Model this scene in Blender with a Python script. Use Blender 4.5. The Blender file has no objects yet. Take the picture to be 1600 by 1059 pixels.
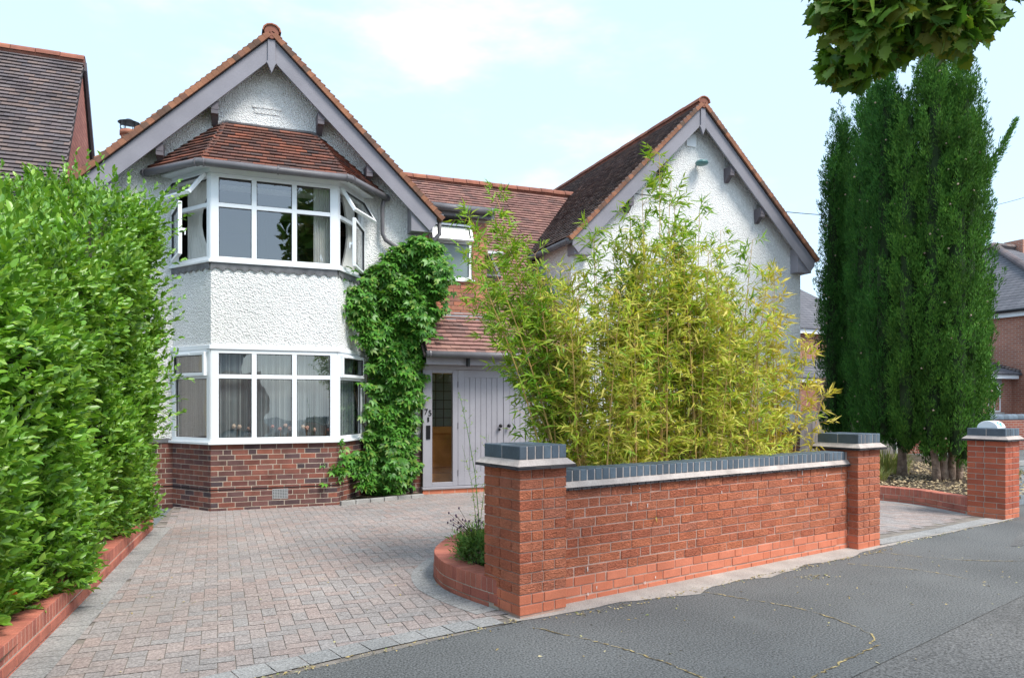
import bpy, math, random
import numpy as np
from mathutils import Vector, Matrix
random.seed(7); rng = np.random.default_rng(11)
V = Vector
S = bpy.context.scene
COL = S.collection
R_ = math.radians
# ------------------------------------------------------------------ helpers
def tag(o, label=None, cat=None, group=None, kind=None):
    if label: o['label'] = label
    if cat: o['category'] = cat
    if group: o['group'] = group
    if kind: o['kind'] = kind
    return o
def empty(name, loc, label, cat, group=None):
    o = bpy.data.objects.new(name, None); COL.objects.link(o); o.location = loc
    o.empty_display_size = .2
    return tag(o, label, cat, group)
def worldloc(p):
    return V(p.location) if p.type == 'EMPTY' else V((0, 0, 0))
def link(name, me, mat, parent):
    o = bpy.data.objects.new(name, me); COL.objects.link(o)
    if mat is not None: me.materials.append(mat)
    if parent is not None:
        o.parent = parent
        o.matrix_parent_inverse = Matrix.Translation(-worldloc(parent))
    return o
class Fr:
    """local frame: u along, n outward, z up"""
    def __init__(s, o, u, n=None, z=(0, 0, 1)):
        s.o = V(o); s.u = V(u).normalized(); s.z = V(z).normalized()
        s.n = V(n).normalized() if n is not None else s.u.cross(s.z)
    def p(s, a, b, c): return s.o + s.u*a + s.n*b + s.z*c
WF = Fr((0, 0, 0), (1, 0, 0), (0, 1, 0))
class MB:
    def __init__(s): s.v = []; s.f = []
    def hexa(s, P):
        i = len(s.v); s.v += [tuple(p) for p in P]
        for q in ((0,3,2,1),(4,5,6,7),(0,1,5,4),(1,2,6,5),(2,3,7,6),(3,0,4,7)): s.f.append(tuple(i+k for k in q))
    def fb(s, F, u0, u1, n0, n1, z0, z1):
        s.hexa([F.p(u0,n0,z0),F.p(u1,n0,z0),F.p(u1,n1,z0),F.p(u0,n1,z0),F.p(u0,n0,z1),F.p(u1,n0,z1),F.p(u1,n1,z1),F.p(u0,n1,z1)])
    def box(s, x0, x1, y0, y1, z0, z1): s.fb(WF, x0, x1, y0, y1, z0, z1)
    def poly(s, P):
        i = len(s.v); s.v += [tuple(p) for p in P]; s.f.append(tuple(range(i, i+len(P))))
    def prism(s, P, d):
        """closed polygon P (3d points) extruded by vector d"""
        i = len(s.v); n = len(P); d = V(d)
        s.v += [tuple(p) for p in P] + [tuple(V(p)+d) for p in P]
        s.f.append(tuple(range(i+n-1, i-1, -1))); s.f.append(tuple(range(i+n, i+2*n)))
        for k in range(n): s.f.append((i+k, i+(k+1)%n, i+n+(k+1)%n, i+n+k))
    def tube(s, pts, r, n=8, r2=None, cap=True):
        pts = [V(p) for p in pts]; m = len(pts); rings = []
        for k, p in enumerate(pts):
            t = (pts[min(k+1, m-1)] - pts[max(k-1, 0)]).normalized()
            a = t.orthogonal().normalized() if k == 0 else (a - t*a.dot(t)).normalized()
            b = t.cross(a)
            rr = r if r2 is None else r + (r2-r)*k/(m-1)
            i = len(s.v); rings.append(i)
            s.v += [tuple(p + (a*math.cos(6.2832*j/n) + b*math.sin(6.2832*j/n))*rr) for j in range(n)]
        for k in range(m-1):
            for j in range(n): s.f.append((rings[k]+j, rings[k]+(j+1)%n, rings[k+1]+(j+1)%n, rings[k+1]+j))
        if cap:
            s.f.append(tuple(rings[0]+j for j in range(n-1, -1, -1))); s.f.append(tuple(rings[-1]+j for j in range(n)))
    def ball(s, c, r, n=10, sx=1, sy=1, sz=1, jit=0):
        i = len(s.v); c = V(c)
        for a in range(n//2+1):
            th = math.pi*a/(n//2)
            for b in range(n):
                ph = 6.2832*b/n; rr = r*(1+random.uniform(-jit, jit))
                s.v.append(tuple(c+V((math.sin(th)*math.cos(ph)*rr*sx, math.sin(th)*math.sin(ph)*rr*sy, math.cos(th)*rr*sz))))
        for a in range(n//2):
            for b in range(n): s.f.append((i+a*n+b, i+(a+1)*n+b, i+(a+1)*n+(b+1)%n, i+a*n+(b+1)%n))
    def build(s, name, mat, parent=None, smooth=False, bevel=0):
        me = bpy.data.meshes.new(name); me.from_pydata(s.v, [], s.f); me.validate(); me.update()
        if smooth:
            me.polygons.foreach_set('use_smooth', [True]*len(me.polygons))
        o = link(name, me, mat, parent)
        if bevel:
            b = o.modifiers.new('b', 'BEVEL'); b.width = bevel; b.segments = 1; b.limit_method = 'ANGLE'
        return o
def part(name, mat, parent, *boxes, F=WF, bevel=0):
    m = MB()
    for b in boxes: m.fb(F, *b)
    return m.build(name, mat, parent, bevel=bevel)
# leaf clouds ------------------------------------------------------
T_OV = (np.array([(0,0,0),(.3,-.5,.05),(.72,-.4,.03),(1,0,-.12),(.72,.4,.03),(.3,.5,.05),(.5,0,-.04)],float), [(0,1,2,6),(6,2,3),(6,3,4),(0,6,4,5)])
T_LA = (np.array([(0,0,0),(.35,-.5,.02),(1,0,-.18),(.35,.5,.02)],float), [(0,1,2,3)])
T_SP = (np.array([(0,0,0),(.4,-.5,0),(1,0,0),(.4,.5,0)],float), [(0,1,2,3)])
def _palm():
    v = []; f = []
    for a, l in ((-1.35,.62),(-.68,.85),(0,1.),(.68,.85),(1.35,.62)):
        i = len(v); c, s_ = math.cos(a), math.sin(a)
        for x, y, z in ((.08,0,0),(.5,-.19,.03),(1,0,-.16),(.5,.19,.03)):
            x *= l; y *= l; v.append((x*c-y*s_, x*s_+y*c, z))
        f.append((i,i+1,i+2,i+3))
    return np.array(v, float), f
T_PA = _palm()
def _maple():
    o = [(0,0),(.12,.28),(.02,.52),(.28,.44),(.34,.62),(.46,.44),(.62,.5),(.62,.3),(.8,.22),(.82,.12),(1.05,0)]
    pts = o + [(x,-y) for x, y in o[-2:0:-1]]
    v = [(x, y, -.12*abs(y)-.1*x*x) for x, y in pts] + [(.4,0,.03)]
    n = len(pts); return np.array(v, float), [(k,(k+1)%n,n) for k in range(n)]
T_MA = _maple()
def leaves(name, P, D, N, L, W, T, mat, parent):
    P = np.asarray(P, float); D = np.asarray(D, float); N = np.asarray(N, float)
    n = len(P); L = np.broadcast_to(L, n); W = np.broadcast_to(W, n)
    D = D/np.linalg.norm(D, axis=1, keepdims=True)
    Sd = np.cross(D, N); Sd /= (np.linalg.norm(Sd, axis=1, keepdims=True)+1e-9); N = np.cross(Sd, D)
    tv, tf = T; m = len(tv)
    vs = P[:,None,:] + tv[None,:,0:1]*(L[:,None,None]*D[:,None,:]) + tv[None,:,1:2]*(W[:,None,None]*Sd[:,None,:]) + tv[None,:,2:3]*(L[:,None,None]*N[:,None,:])
    vs = vs.reshape(-1, 3)
    li = np.concatenate([np.array(f) for f in tf]); lt = np.array([len(f) for f in tf])
    k = len(li); allv = (np.arange(n)[:,None]*m + li[None,:]).reshape(-1)
    me = bpy.data.meshes.new(name)
    me.vertices.add(len(vs)); me.vertices.foreach_set('co', vs.astype(np.float32).ravel())
    me.loops.add(len(allv)); me.loops.foreach_set('vertex_index', allv.astype(np.int32))
    lts = np.tile(lt, n); me.polygons.add(len(lts))
    me.polygons.foreach_set('loop_start', (np.concatenate([[0], np.cumsum(lts)[:-1]])).astype(np.int32))
    me.polygons.foreach_set('loop_total', lts.astype(np.int32))
    me.update(calc_edges=True)
    return link(name, me, mat, parent)
def rdir(n, up=0., sc=(1,1,1)):
    d = rng.normal(size=(n, 3))*np.array(sc); d /= np.linalg.norm(d, axis=1, keepdims=True); d[:,2] += up
    return d/np.linalg.norm(d, axis=1, keepdims=True)
# ------------------------------------------------------------------ materials
def mat(name, cols, rough=.8, src='noise', nscale=4., namt=.25, bump=None, spec=.3, transl=0., metal=0., fine=None, stops=None, emis=None, stain=None):
    m = bpy.data.materials.new(name); m.use_nodes = True; nt = m.node_tree; nd = nt.nodes; lk = nt.links
    nd.clear(); out = nd.new('ShaderNodeOutputMaterial'); bs = nd.new('ShaderNodeBsdfPrincipled')
    bs.inputs['Roughness'].default_value = rough; bs.inputs['Metallic'].default_value = metal
    bs.inputs['Specular IOR Level'].default_value = spec
    geo = nd.new('ShaderNodeNewGeometry'); pos = geo.outputs['Position']
    if len(cols) == 1: cols = [cols[0], cols[0]]
    cr = nd.new('ShaderNodeValToRGB'); el = cr.color_ramp.elements
    while len(el) < len(cols): el.new(.5)
    for i, c in enumerate(cols):
        el[i].position = stops[i] if stops else i/(len(cols)-1); el[i].color = (*c, 1)
    nz = nd.new('ShaderNodeTexNoise'); nz.inputs['Scale'].default_value = nscale; nz.inputs['Detail'].default_value = 4; lk.new(pos, nz.inputs['Vector'])
    if src == 'island': lk.new(geo.outputs['Random Per Island'], cr.inputs['Fac'])
    else:
        st = nd.new('ShaderNodeMapRange'); st.inputs[1].default_value = .3; st.inputs[2].default_value = .7
        lk.new(nz.outputs['Fac'], st.inputs[0]); lk.new(st.outputs[0], cr.inputs['Fac'])
    col = cr.outputs['Color']
    def mulnoise(col, scale, amt, detail=3):
        n2 = nd.new('ShaderNodeTexNoise'); n2.inputs['Scale'].default_value = scale; n2.inputs['Detail'].default_value = detail; lk.new(pos, n2.inputs['Vector'])
        mr = nd.new('ShaderNodeMapRange'); mr.inputs[1].default_value = .25; mr.inputs[2].default_value = .75
        mr.inputs[3].default_value = 1-amt; mr.inputs[4].default_value = 1+amt; lk.new(n2.outputs['Fac'], mr.inputs[0])
        vm = nd.new('ShaderNodeVectorMath'); vm.operation = 'SCALE'; lk.new(col, vm.inputs[0]); lk.new(mr.outputs[0], vm.inputs['Scale'])
        return vm.outputs[0]
    if namt: col = mulnoise(col, nscale*.7, namt)
    if fine: col = mulnoise(col, fine[0], fine[1], 2)
    if stain:
        n3 = nd.new('ShaderNodeTexNoise'); n3.inputs['Scale'].default_value = stain[0]; n3.inputs['Detail'].default_value = 6; n3.inputs['Roughness'].default_value = .65; lk.new(pos, n3.inputs['Vector'])
        mr = nd.new('ShaderNodeMapRange'); mr.inputs[1].default_value = stain[1]; mr.inputs[2].default_value = stain[1]+.12; lk.new(n3.outputs['Fac'], mr.inputs[0])
        mr.inputs[4].default_value = stain[3]
        mx = nd.new('ShaderNodeMixRGB'); lk.new(mr.outputs[0], mx.inputs[0]); lk.new(col, mx.inputs[1]); mx.inputs[2].default_value = (*stain[2], 1); col = mx.outputs[0]
    lk.new(col, bs.inputs['Base Color'])
    if bump:
        kind, sc, stg, dist = bump
        if kind == 'cast':
            vo = nd.new('ShaderNodeTexVoronoi'); vo.feature = 'SMOOTH_F1'; vo.inputs['Scale'].default_value = sc; lk.new(pos, vo.inputs['Vector'])
            n4 = nd.new('ShaderNodeTexNoise'); n4.inputs['Scale'].default_value = sc*.8; n4.inputs['Detail'].default_value = 5; lk.new(pos, n4.inputs['Vector'])
            ma = nd.new('ShaderNodeMath'); ma.operation = 'SUBTRACT'; lk.new(n4.outputs['Fac'], ma.inputs[0]); lk.new(vo.outputs['Distance'], ma.inputs[1]); h = ma.outputs[0]
        else:
            n4 = nd.new('ShaderNodeTexNoise'); n4.inputs['Scale'].default_value = sc; n4.inputs['Detail'].default_value = 5
            if kind == 'rock':
                mp = nd.new('ShaderNodeMapping'); mp.inputs['Scale'].default_value = (1, 1, 2.2); lk.new(pos, mp.inputs[0]); lk.new(mp.outputs[0], n4.inputs['Vector']); n4.inputs['Distortion'].default_value = 1.2
            else: lk.new(pos, n4.inputs['Vector'])
            h = n4.outputs['Fac']
        b = nd.new('ShaderNodeBump'); b.inputs['Strength'].default_value = stg; b.inputs['Distance'].default_value = dist
        lk.new(h, b.inputs['Height']); lk.new(b.outputs[0], bs.inputs['Normal'])
    sh = bs.outputs[0]
    if transl:
        tr = nd.new('ShaderNodeBsdfTranslucent'); g = nd.new('ShaderNodeMixRGB'); g.blend_type = 'MULTIPLY'; g.inputs[0].default_value = 1; g.inputs[2].default_value = (1.15, 1.1, .45, 1)
        lk.new(col, g.inputs[1]); lk.new(g.outputs[0], tr.inputs['Color'])
        mx = nd.new('ShaderNodeMixShader'); mx.inputs[0].default_value = transl; lk.new(sh, mx.inputs[1]); lk.new(tr.outputs[0], mx.inputs[2]); sh = mx.outputs[0]
    lk.new(sh, out.inputs[0]); return m
def glassmat(name, tint=(.95,.97,.98), f0=.2):
    m = bpy.data.materials.new(name); m.use_nodes = True; nt = m.node_tree; nd = nt.nodes; lk = nt.links; nd.clear()
    out = nd.new('ShaderNodeOutputMaterial'); t = nd.new('ShaderNodeBsdfTransparent'); t.inputs[0].default_value = (*tint, 1)
    g = nd.new('ShaderNodeBsdfGlossy'); g.inputs['Roughness'].default_value = .012; geo = nd.new('ShaderNodeNewGeometry')
    dt = nd.new('ShaderNodeVectorMath'); dt.operation = 'DOT_PRODUCT'; lk.new(geo.outputs['Normal'], dt.inputs[0]); lk.new(geo.outputs['Incoming'], dt.inputs[1])
    ab = nd.new('ShaderNodeMath'); ab.operation = 'ABSOLUTE'; lk.new(dt.outputs['Value'], ab.inputs[0]); iv = nd.new('ShaderNodeMath'); iv.operation = 'SUBTRACT'; iv.inputs[0].default_value = 1; lk.new(ab.outputs[0], iv.inputs[1])
    pw = nd.new('ShaderNodeMath'); pw.operation = 'POWER'; lk.new(iv.outputs[0], pw.inputs[0]); pw.inputs[1].default_value = 5; fr = nd.new('ShaderNodeMath'); fr.operation = 'MULTIPLY_ADD'; lk.new(pw.outputs[0], fr.inputs[0]); fr.inputs[1].default_value = 1-f0; fr.inputs[2].default_value = f0
    nz = nd.new('ShaderNodeTexNoise'); nz.inputs['Scale'].default_value = 1.3; lk.new(geo.outputs['Position'], nz.inputs['Vector'])
    b = nd.new('ShaderNodeBump'); b.inputs['Strength'].default_value = .06; b.inputs['Distance'].default_value = .1; lk.new(nz.outputs['Fac'], b.inputs['Height']); lk.new(b.outputs[0], g.inputs['Normal'])
    mx = nd.new('ShaderNodeMixShader'); lk.new(fr.outputs[0], mx.inputs[0]); lk.new(t.outputs[0], mx.inputs[1]); lk.new(g.outputs[0], mx.inputs[2])
    lk.new(mx.outputs[0], out.inputs[0]); return m
def brickmat(name, c1, c2, mortar, sc=1.0, vert='xz', bw=.225, bh=.075, ms=.01):
    """world-space running brick for far walls"""
    m = bpy.data.materials.new(name); m.use_nodes = True; nt = m.node_tree; nd = nt.nodes; lk = nt.links
    bs = nd['Principled BSDF']; bs.inputs['Roughness'].default_value = .9; bs.inputs['Specular IOR Level'].default_value = .2
    geo = nd.new('ShaderNodeNewGeometry'); sp = nd.new('ShaderNodeSeparateXYZ'); lk.new(geo.outputs['Position'], sp.inputs[0])
    ad = nd.new('ShaderNodeMath'); ad.operation = 'ADD'; lk.new(sp.outputs[0], ad.inputs[0]); lk.new(sp.outputs[1], ad.inputs[1])
    cb = nd.new('ShaderNodeCombineXYZ'); lk.new(ad.outputs[0], cb.inputs[0]); lk.new(sp.outputs[2], cb.inputs[1])
    bt = nd.new('ShaderNodeTexBrick'); lk.new(cb.outputs[0], bt.inputs['Vector']); bt.inputs['Scale'].default_value = 1
    bt.inputs['Brick Width'].default_value = bw*sc; bt.inputs['Row Height'].default_value = bh*sc; bt.inputs['Mortar Size'].default_value = ms
    bt.inputs['Color1'].default_value = (*c1,1); bt.inputs['Color2'].default_value = (*c2,1); bt.inputs['Mortar'].default_value = (*mortar,1)
    nz = nd.new('ShaderNodeTexNoise'); nz.inputs['Scale'].default_value = 1.2; nz.inputs['Detail'].default_value = 5; lk.new(geo.outputs['Position'], nz.inputs['Vector'])
    mr = nd.new('ShaderNodeMapRange'); mr.inputs[3].default_value = .65; mr.inputs[4].default_value = 1.35; lk.new(nz.outputs['Fac'], mr.inputs[0])
    vm = nd.new('ShaderNodeVectorMath'); vm.operation = 'SCALE'; lk.new(bt.outputs['Color'], vm.inputs[0]); lk.new(mr.outputs[0], vm.inputs['Scale']); lk.new(vm.outputs[0], bs.inputs['Base Color'])
    return m
M = {}
M['cast'] = mat('roughcast', [(.79,.785,.77),(.84,.835,.82)], .9, nscale=1.5, namt=.05, bump=('cast', 54, .8, .026), spec=.1, fine=(45,.16), stain=(1.1,.66,(.52,.53,.51),.3))
M['upvc'] = mat('white_plastic', [(.84,.87,.9)], .35, namt=.02, spec=.4)
M['seal'] = mat('rubber_seal', [(.05,.05,.055)], .6, namt=0)
M['grey'] = mat('grey_paint', [(.235,.225,.255),(.26,.25,.28)], .55, nscale=3, namt=.1, fine=(60,.04), bump=('n', 30, .15, .01))
M['doorgrey'] = mat('door_grey_paint', [(.30,.29,.32),(.33,.32,.35)], .5, nscale=3, namt=.06, fine=(40,.04))
M['dgrey'] = mat('dark_grey_plastic', [(.13,.125,.135),(.16,.15,.16)], .4, nscale=6, namt=.15)
M['corbel'] = mat('corbel_paint', [(.13,.115,.13)], .6, nscale=6, namt=.15)
M['black'] = mat('black_iron', [(.012,.012,.014)], .35, namt=0)
M['lead'] = mat('lead_flashing', [(.22,.24,.27),(.34,.37,.40)], .6, nscale=7, namt=.15, bump=('n',15,.3,.02))
M['ledge'] = mat('dark_lead', [(.12,.12,.13),(.2,.2,.21)], .6, nscale=9, namt=.25)
TR = [(.10,.06,.05),(.21,.085,.06),(.30,.13,.09),(.14,.09,.075),(.36,.14,.08),(.09,.07,.065)]
M['tile_bay'] = mat('bay_clay_tile', [(.07,.052,.052),(.22,.085,.058),(.11,.065,.058),(.29,.105,.065),(.16,.08,.062),(.085,.062,.06)], .85, src='island', nscale=9, namt=.22, fine=(70,.12), bump=('n',60,.3,.01))
M['tile_mid'] = mat('pink_clay_tile', [(.22,.12,.105),(.31,.165,.14),(.26,.14,.12),(.18,.11,.10),(.35,.19,.15)], .85, src='island', nscale=6, namt=.2, fine=(70,.12), stain=(3.,.6,(.12,.10,.09),.5))
M['tile_dark'] = mat('dark_clay_tile', [(.13,.105,.105),(.19,.145,.135),(.15,.13,.13),(.23,.165,.14)], .9, src='island', nscale=5, namt=.25, fine=(70,.15))
M['tile_verge'] = mat('verge_clay_tile', [(.16,.08,.055),(.33,.15,.085),(.25,.11,.07),(.12,.08,.06)], .9, src='island', nscale=7, namt=.25, fine=(60,.15))
M['tile_nbr'] = mat('neighbour_tile', [(.10,.085,.09),(.15,.12,.12),(.125,.11,.118),(.19,.14,.125),(.13,.115,.12)], .9, src='island', nscale=3, namt=.25, fine=(50,.12), stain=(2.2,.6,(.20,.19,.17),.35))
M['ridge'] = mat('ridge_tile', [(.30,.11,.07),(.22,.09,.065),(.36,.14,.08)], .85, src='island', nscale=8, namt=.25, stain=(9,.58,(.2,.17,.14),.5))
M['bunder'] = mat('roof_underlay', [(.05,.04,.04)], .9, namt=0)
M['mortar'] = mat('pale_mortar', [(.44,.37,.30),(.54,.46,.38)], .95, nscale=14, namt=.15, fine=(90,.12))
M['mortar_w'] = mat('wall_mortar', [(.44,.27,.21),(.50,.33,.27)], .95, nscale=10, namt=.2, fine=(90,.12))
M['fillet'] = mat('mortar_fillet', [(.40,.34,.31),(.50,.43,.39)], .92, nscale=9, namt=.18, fine=(110,.14), bump=('n',60,.5,.01))
M['brick_h'] = mat('plinth_brick', [(.13,.055,.05),(.24,.085,.06),(.095,.06,.065),(.30,.105,.07),(.15,.07,.062),(.075,.055,.062)], .85, src='island', nscale=11, namt=.28, fine=(90,.15), bump=('n',70,.4,.01))
M['brick_d'] = mat('upper_brick', [(.42,.16,.10),(.50,.20,.125),(.36,.15,.10),(.28,.14,.11),(.46,.2,.13)], .85, src='island', nscale=8, namt=.2, fine=(80,.12))
M['brick_r'] = mat('rockfaced_brick', [(.60,.18,.09),(.68,.23,.125),(.53,.155,.085),(.64,.20,.10),(.58,.20,.12)], .9, src='island', nscale=9, namt=.16, fine=(120,.15), bump=('rock',38,1.0,.05), stain=(3.1,.66,(.5,.34,.27),.3))
M['brick_s'] = mat('smooth_brick', [(.54,.17,.09),(.58,.19,.11),(.50,.15,.08)], .8, src='island', nscale=8, namt=.12, fine=(100,.09), bump=('n',60,.25,.01))
M['brick_k'] = mat('kerb_brick', [(.42,.14,.095),(.47,.16,.11),(.36,.115,.085)], .85, src='island', nscale=8, namt=.22, fine=(100,.12), bump=('n',60,.3,.01), stain=(5,.6,(.28,.2,.16),.5))
M['blue'] = mat('blue_brick', [(.075,.10,.13),(.11,.145,.18),(.09,.12,.15),(.065,.08,.10)], .45, src='island', nscale=12, namt=.2, fine=(90,.12), spec=.5, bump=('n',40,.2,.01))
M['crease'] = mat('creasing_tile', [(.05,.045,.05),(.08,.07,.07)], .9, src='island', namt=.2)
M['block'] = mat('block_paving', [(.30,.25,.235),(.34,.265,.24),(.30,.275,.265),(.35,.28,.255),(.31,.28,.268),(.28,.245,.235)], .95, src='island', nscale=1.3, namt=.16, fine=(75,.42), bump=('n',150,.5,.006), stain=(1.1,.55,(.31,.285,.27),.6))
M['edging'] = mat('grey_edging_block', [(.265,.26,.255),(.315,.305,.295),(.28,.272,.265)], .95, src='island', nscale=2, namt=.15, fine=(75,.4), bump=('n',150,.5,.006))
M['sand'] = mat('joint_sand', [(.20,.175,.155),(.24,.21,.18)], 1, nscale=8, namt=.3, fine=(80,.25), stain=(2.2,.6,(.17,.15,.06),.7))
M['tarmac'] = mat('footway_asphalt', [(.130,.131,.130),(.158,.158,.155)], .97, nscale=.8, namt=.16, fine=(80,.75), bump=('n',140,.8,.008), spec=.12, stain=(1.6,.56,(.16,.162,.16),.6))
M['road'] = mat('road_asphalt', [(.138,.134,.131),(.16,.155,.15)], .97, spec=.12, nscale=1, namt=.12, fine=(80,.65), bump=('n',140,.7,.008))
M['sroad'] = mat('side_road_asphalt', [(.17,.19,.21),(.2,.22,.235)], .93, nscale=1, namt=.08, fine=(60,.2))
M['conc'] = mat('aggregate_concrete', [(.36,.32,.29),(.44,.40,.36)], .95, nscale=5, namt=.15, fine=(140,.35), bump=('n',120,.8,.008))
M['kerb'] = mat('kerb_concrete', [(.30,.29,.28),(.38,.37,.35)], .92, nscale=5, namt=.15, fine=(90,.2))
M['soil'] = mat('dark_soil', [(.05,.035,.025),(.10,.075,.05)], 1, nscale=9, namt=.4, fine=(60,.4), bump=('n',40,1,.03))
M['mulch'] = mat('bark_chips', [(.40,.30,.17),(.55,.43,.26),(.28,.2,.11),(.48,.38,.24)], .95, src='island', nscale=9, namt=.2)
M['straw'] = mat('dry_debris', [(.50,.38,.17),(.36,.26,.1),(.56,.47,.28),(.2,.24,.06)], .95, src='island', nscale=9, namt=.2)
M['crack'] = mat('crack_dirt', [(.36,.26,.12),(.10,.08,.05),(.5,.38,.18),(.2,.17,.07)], .98, nscale=14, namt=.4, fine=(70,.3))
M['hedge'] = mat('hedge_leaf', [(.06,.16,.02),(.17,.36,.035),(.11,.27,.025),(.25,.46,.055),(.09,.23,.03),(.35,.53,.09),(.15,.33,.03),(.21,.41,.045)], .34, src='island', nscale=2.2, namt=.28, spec=.5, transl=.3)
M['twig'] = mat('brown_twig', [(.10,.07,.045),(.16,.11,.07)], .9, nscale=9, namt=.3)
M['climb'] = mat('creeper_leaf', [(.05,.17,.025),(.09,.27,.035),(.14,.36,.045),(.06,.20,.03),(.26,.38,.07)], .4, src='island', nscale=1.8, namt=.2, spec=.4, transl=.28)
M['bamboo'] = mat('bamboo_leaf', [(.26,.43,.035),(.46,.54,.06),(.62,.57,.10),(.36,.50,.035),(.70,.60,.15),(.52,.46,.08),(.20,.40,.03)], .5, src='island', nscale=1.1, namt=.22, spec=.3, transl=.35)
M['bamboo_g'] = mat('green_bamboo_leaf', [(.13,.32,.03),(.25,.44,.04),(.38,.47,.05),(.18,.37,.03)], .5, src='island', nscale=1.1, namt=.2, spec=.3, transl=.35)
M['bamboo_y'] = mat('yellow_bamboo_leaf', [(.40,.42,.05),(.62,.52,.08),(.48,.40,.06),(.70,.60,.15)], .5, src='island', nscale=1.1, namt=.2, spec=.3, transl=.35)
M['culm'] = mat('bamboo_culm', [(.42,.30,.08),(.50,.30,.12),(.34,.32,.07)], .45, nscale=6, namt=.3)
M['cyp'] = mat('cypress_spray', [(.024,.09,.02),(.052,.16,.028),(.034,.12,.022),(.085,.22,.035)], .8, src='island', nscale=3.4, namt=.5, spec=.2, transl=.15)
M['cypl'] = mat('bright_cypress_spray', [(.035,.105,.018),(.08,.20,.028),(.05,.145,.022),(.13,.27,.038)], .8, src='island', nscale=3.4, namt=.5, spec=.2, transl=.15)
M['cypcore'] = mat('cypress_core_shade', [(.018,.035,.012),(.03,.05,.018)], 1, nscale=6, namt=.4)
M['cone'] = mat('cypress_cone', [(.32,.24,.17),(.42,.32,.24)], .9, nscale=9)
M['bark'] = mat('cypress_bark', [(.20,.13,.10),(.34,.25,.19)], .95, nscale=14, namt=.4, bump=('n',20,.9,.04))
M['maple'] = mat('maple_leaf', [(.05,.14,.02),(.10,.23,.025),(.16,.28,.03),(.07,.17,.025),(.21,.22,.03),(.06,.16,.02)], .5, src='island', nscale=2, namt=.2, spec=.35, transl=.3)
M['grass'] = mat('pale_grass_blade', [(.30,.34,.10),(.44,.42,.18),(.22,.32,.08),(.52,.46,.22)], .7, src='island', nscale=3, namt=.2, transl=.25)
M['shrub'] = mat('shrub_leaf', [(.09,.22,.04),(.15,.30,.06),(.12,.24,.07),(.22,.32,.06)], .6, src='island', nscale=3, namt=.2, transl=.25)
M['orange'] = mat('orange_petal', [(.85,.16,.02),(.9,.25,.04)], .5, src='island', namt=.1, transl=.2)
M['purple'] = mat('dark_seedhead', [(.12,.07,.13),(.07,.05,.06)], .8, src='island', namt=.1)
M['wood'] = mat('varnished_wood', [(.42,.19,.06),(.52,.26,.09)], .4, nscale=5, namt=.25)
M['room'] = mat('room_wall', [(.13,.125,.12)], .9, namt=.05)
M['roomd'] = mat('dark_room', [(.06,.055,.05)], .9, namt=.05)
M['curtain'] = mat('curtain_fabric', [(.66,.65,.61),(.76,.74,.70)], .9, nscale=4, namt=.15)
M['net'] = mat('net_curtain', [(.17,.21,.215),(.30,.35,.35),(.12,.15,.155),(.24,.28,.28),(.46,.50,.49)], .9, src='island', nscale=2, namt=.15)
M['netr'] = mat('red_brown_net_curtain', [(.22,.155,.13),(.32,.25,.21),(.17,.12,.10)], .9, src='island', nscale=2, namt=.15)  # red-brown fabric tones for the left bay panel
M['petal'] = mat('dried_flower', [(.6,.5,.36),(.5,.22,.18),(.62,.55,.42),(.4,.12,.11)], .8, src='island', namt=.1)
M['glass'] = glassmat('window_glass', f0=.24); M['glassd'] = glassmat('porch_glass', (.97,.95,.9), .07)
M['frost'] = mat('obscured_glass', [(.13,.17,.17),(.19,.24,.24)], .25, nscale=2, namt=.2, spec=.8)
M['terra'] = mat('terracotta', [(.42,.17,.10),(.34,.14,.09)], .8, nscale=6, namt=.2)
M['cream'] = mat('cream_render', [(.62,.57,.44),(.68,.63,.5)], .9, nscale=3, namt=.12, bump=('cast',30,.6,.02))
M['hung'] = brickmat('hanging_tile_red', (.34,.13,.10), (.42,.17,.13), (.16,.07,.06), 1, bw=.17, bh=.1, ms=.006)
M['fbrick'] = brickmat('far_red_brick', (.42,.17,.11), (.33,.13,.09), (.40,.31,.26))
M['fbrick2'] = brickmat('garden_wall_brick', (.30,.09,.06), (.22,.07,.055), (.30,.22,.18))
M['slate'] = brickmat('slate_roof', (.13,.13,.145), (.17,.165,.18), (.07,.07,.08), 1, bw=.28, bh=.12, ms=.012)
M['fence'] = mat('weathered_fence', [(.15,.13,.125),(.22,.19,.18)], .95, src='island', nscale=6, namt=.3)
M['topi'] = mat('topiary_leaf', [(.04,.13,.02),(.07,.2,.03)], .6, src='island', namt=.2)
M['cyan'] = mat('cyan_print', [(.02,.42,.62)], .4, namt=0)
M['alu'] = mat('vent_metal', [(.34,.35,.36)], .5, namt=.1)
M['foil'] = mat('metal_flashing', [(.55,.58,.62)], .3, metal=.7, namt=.15)
M['opp'] = mat('opposite_render', [(.55,.56,.57)], .9, namt=.05)
M['lamp'] = mat('green_lamp_glass', [(.10,.22,.22)], .3, namt=0)
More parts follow.
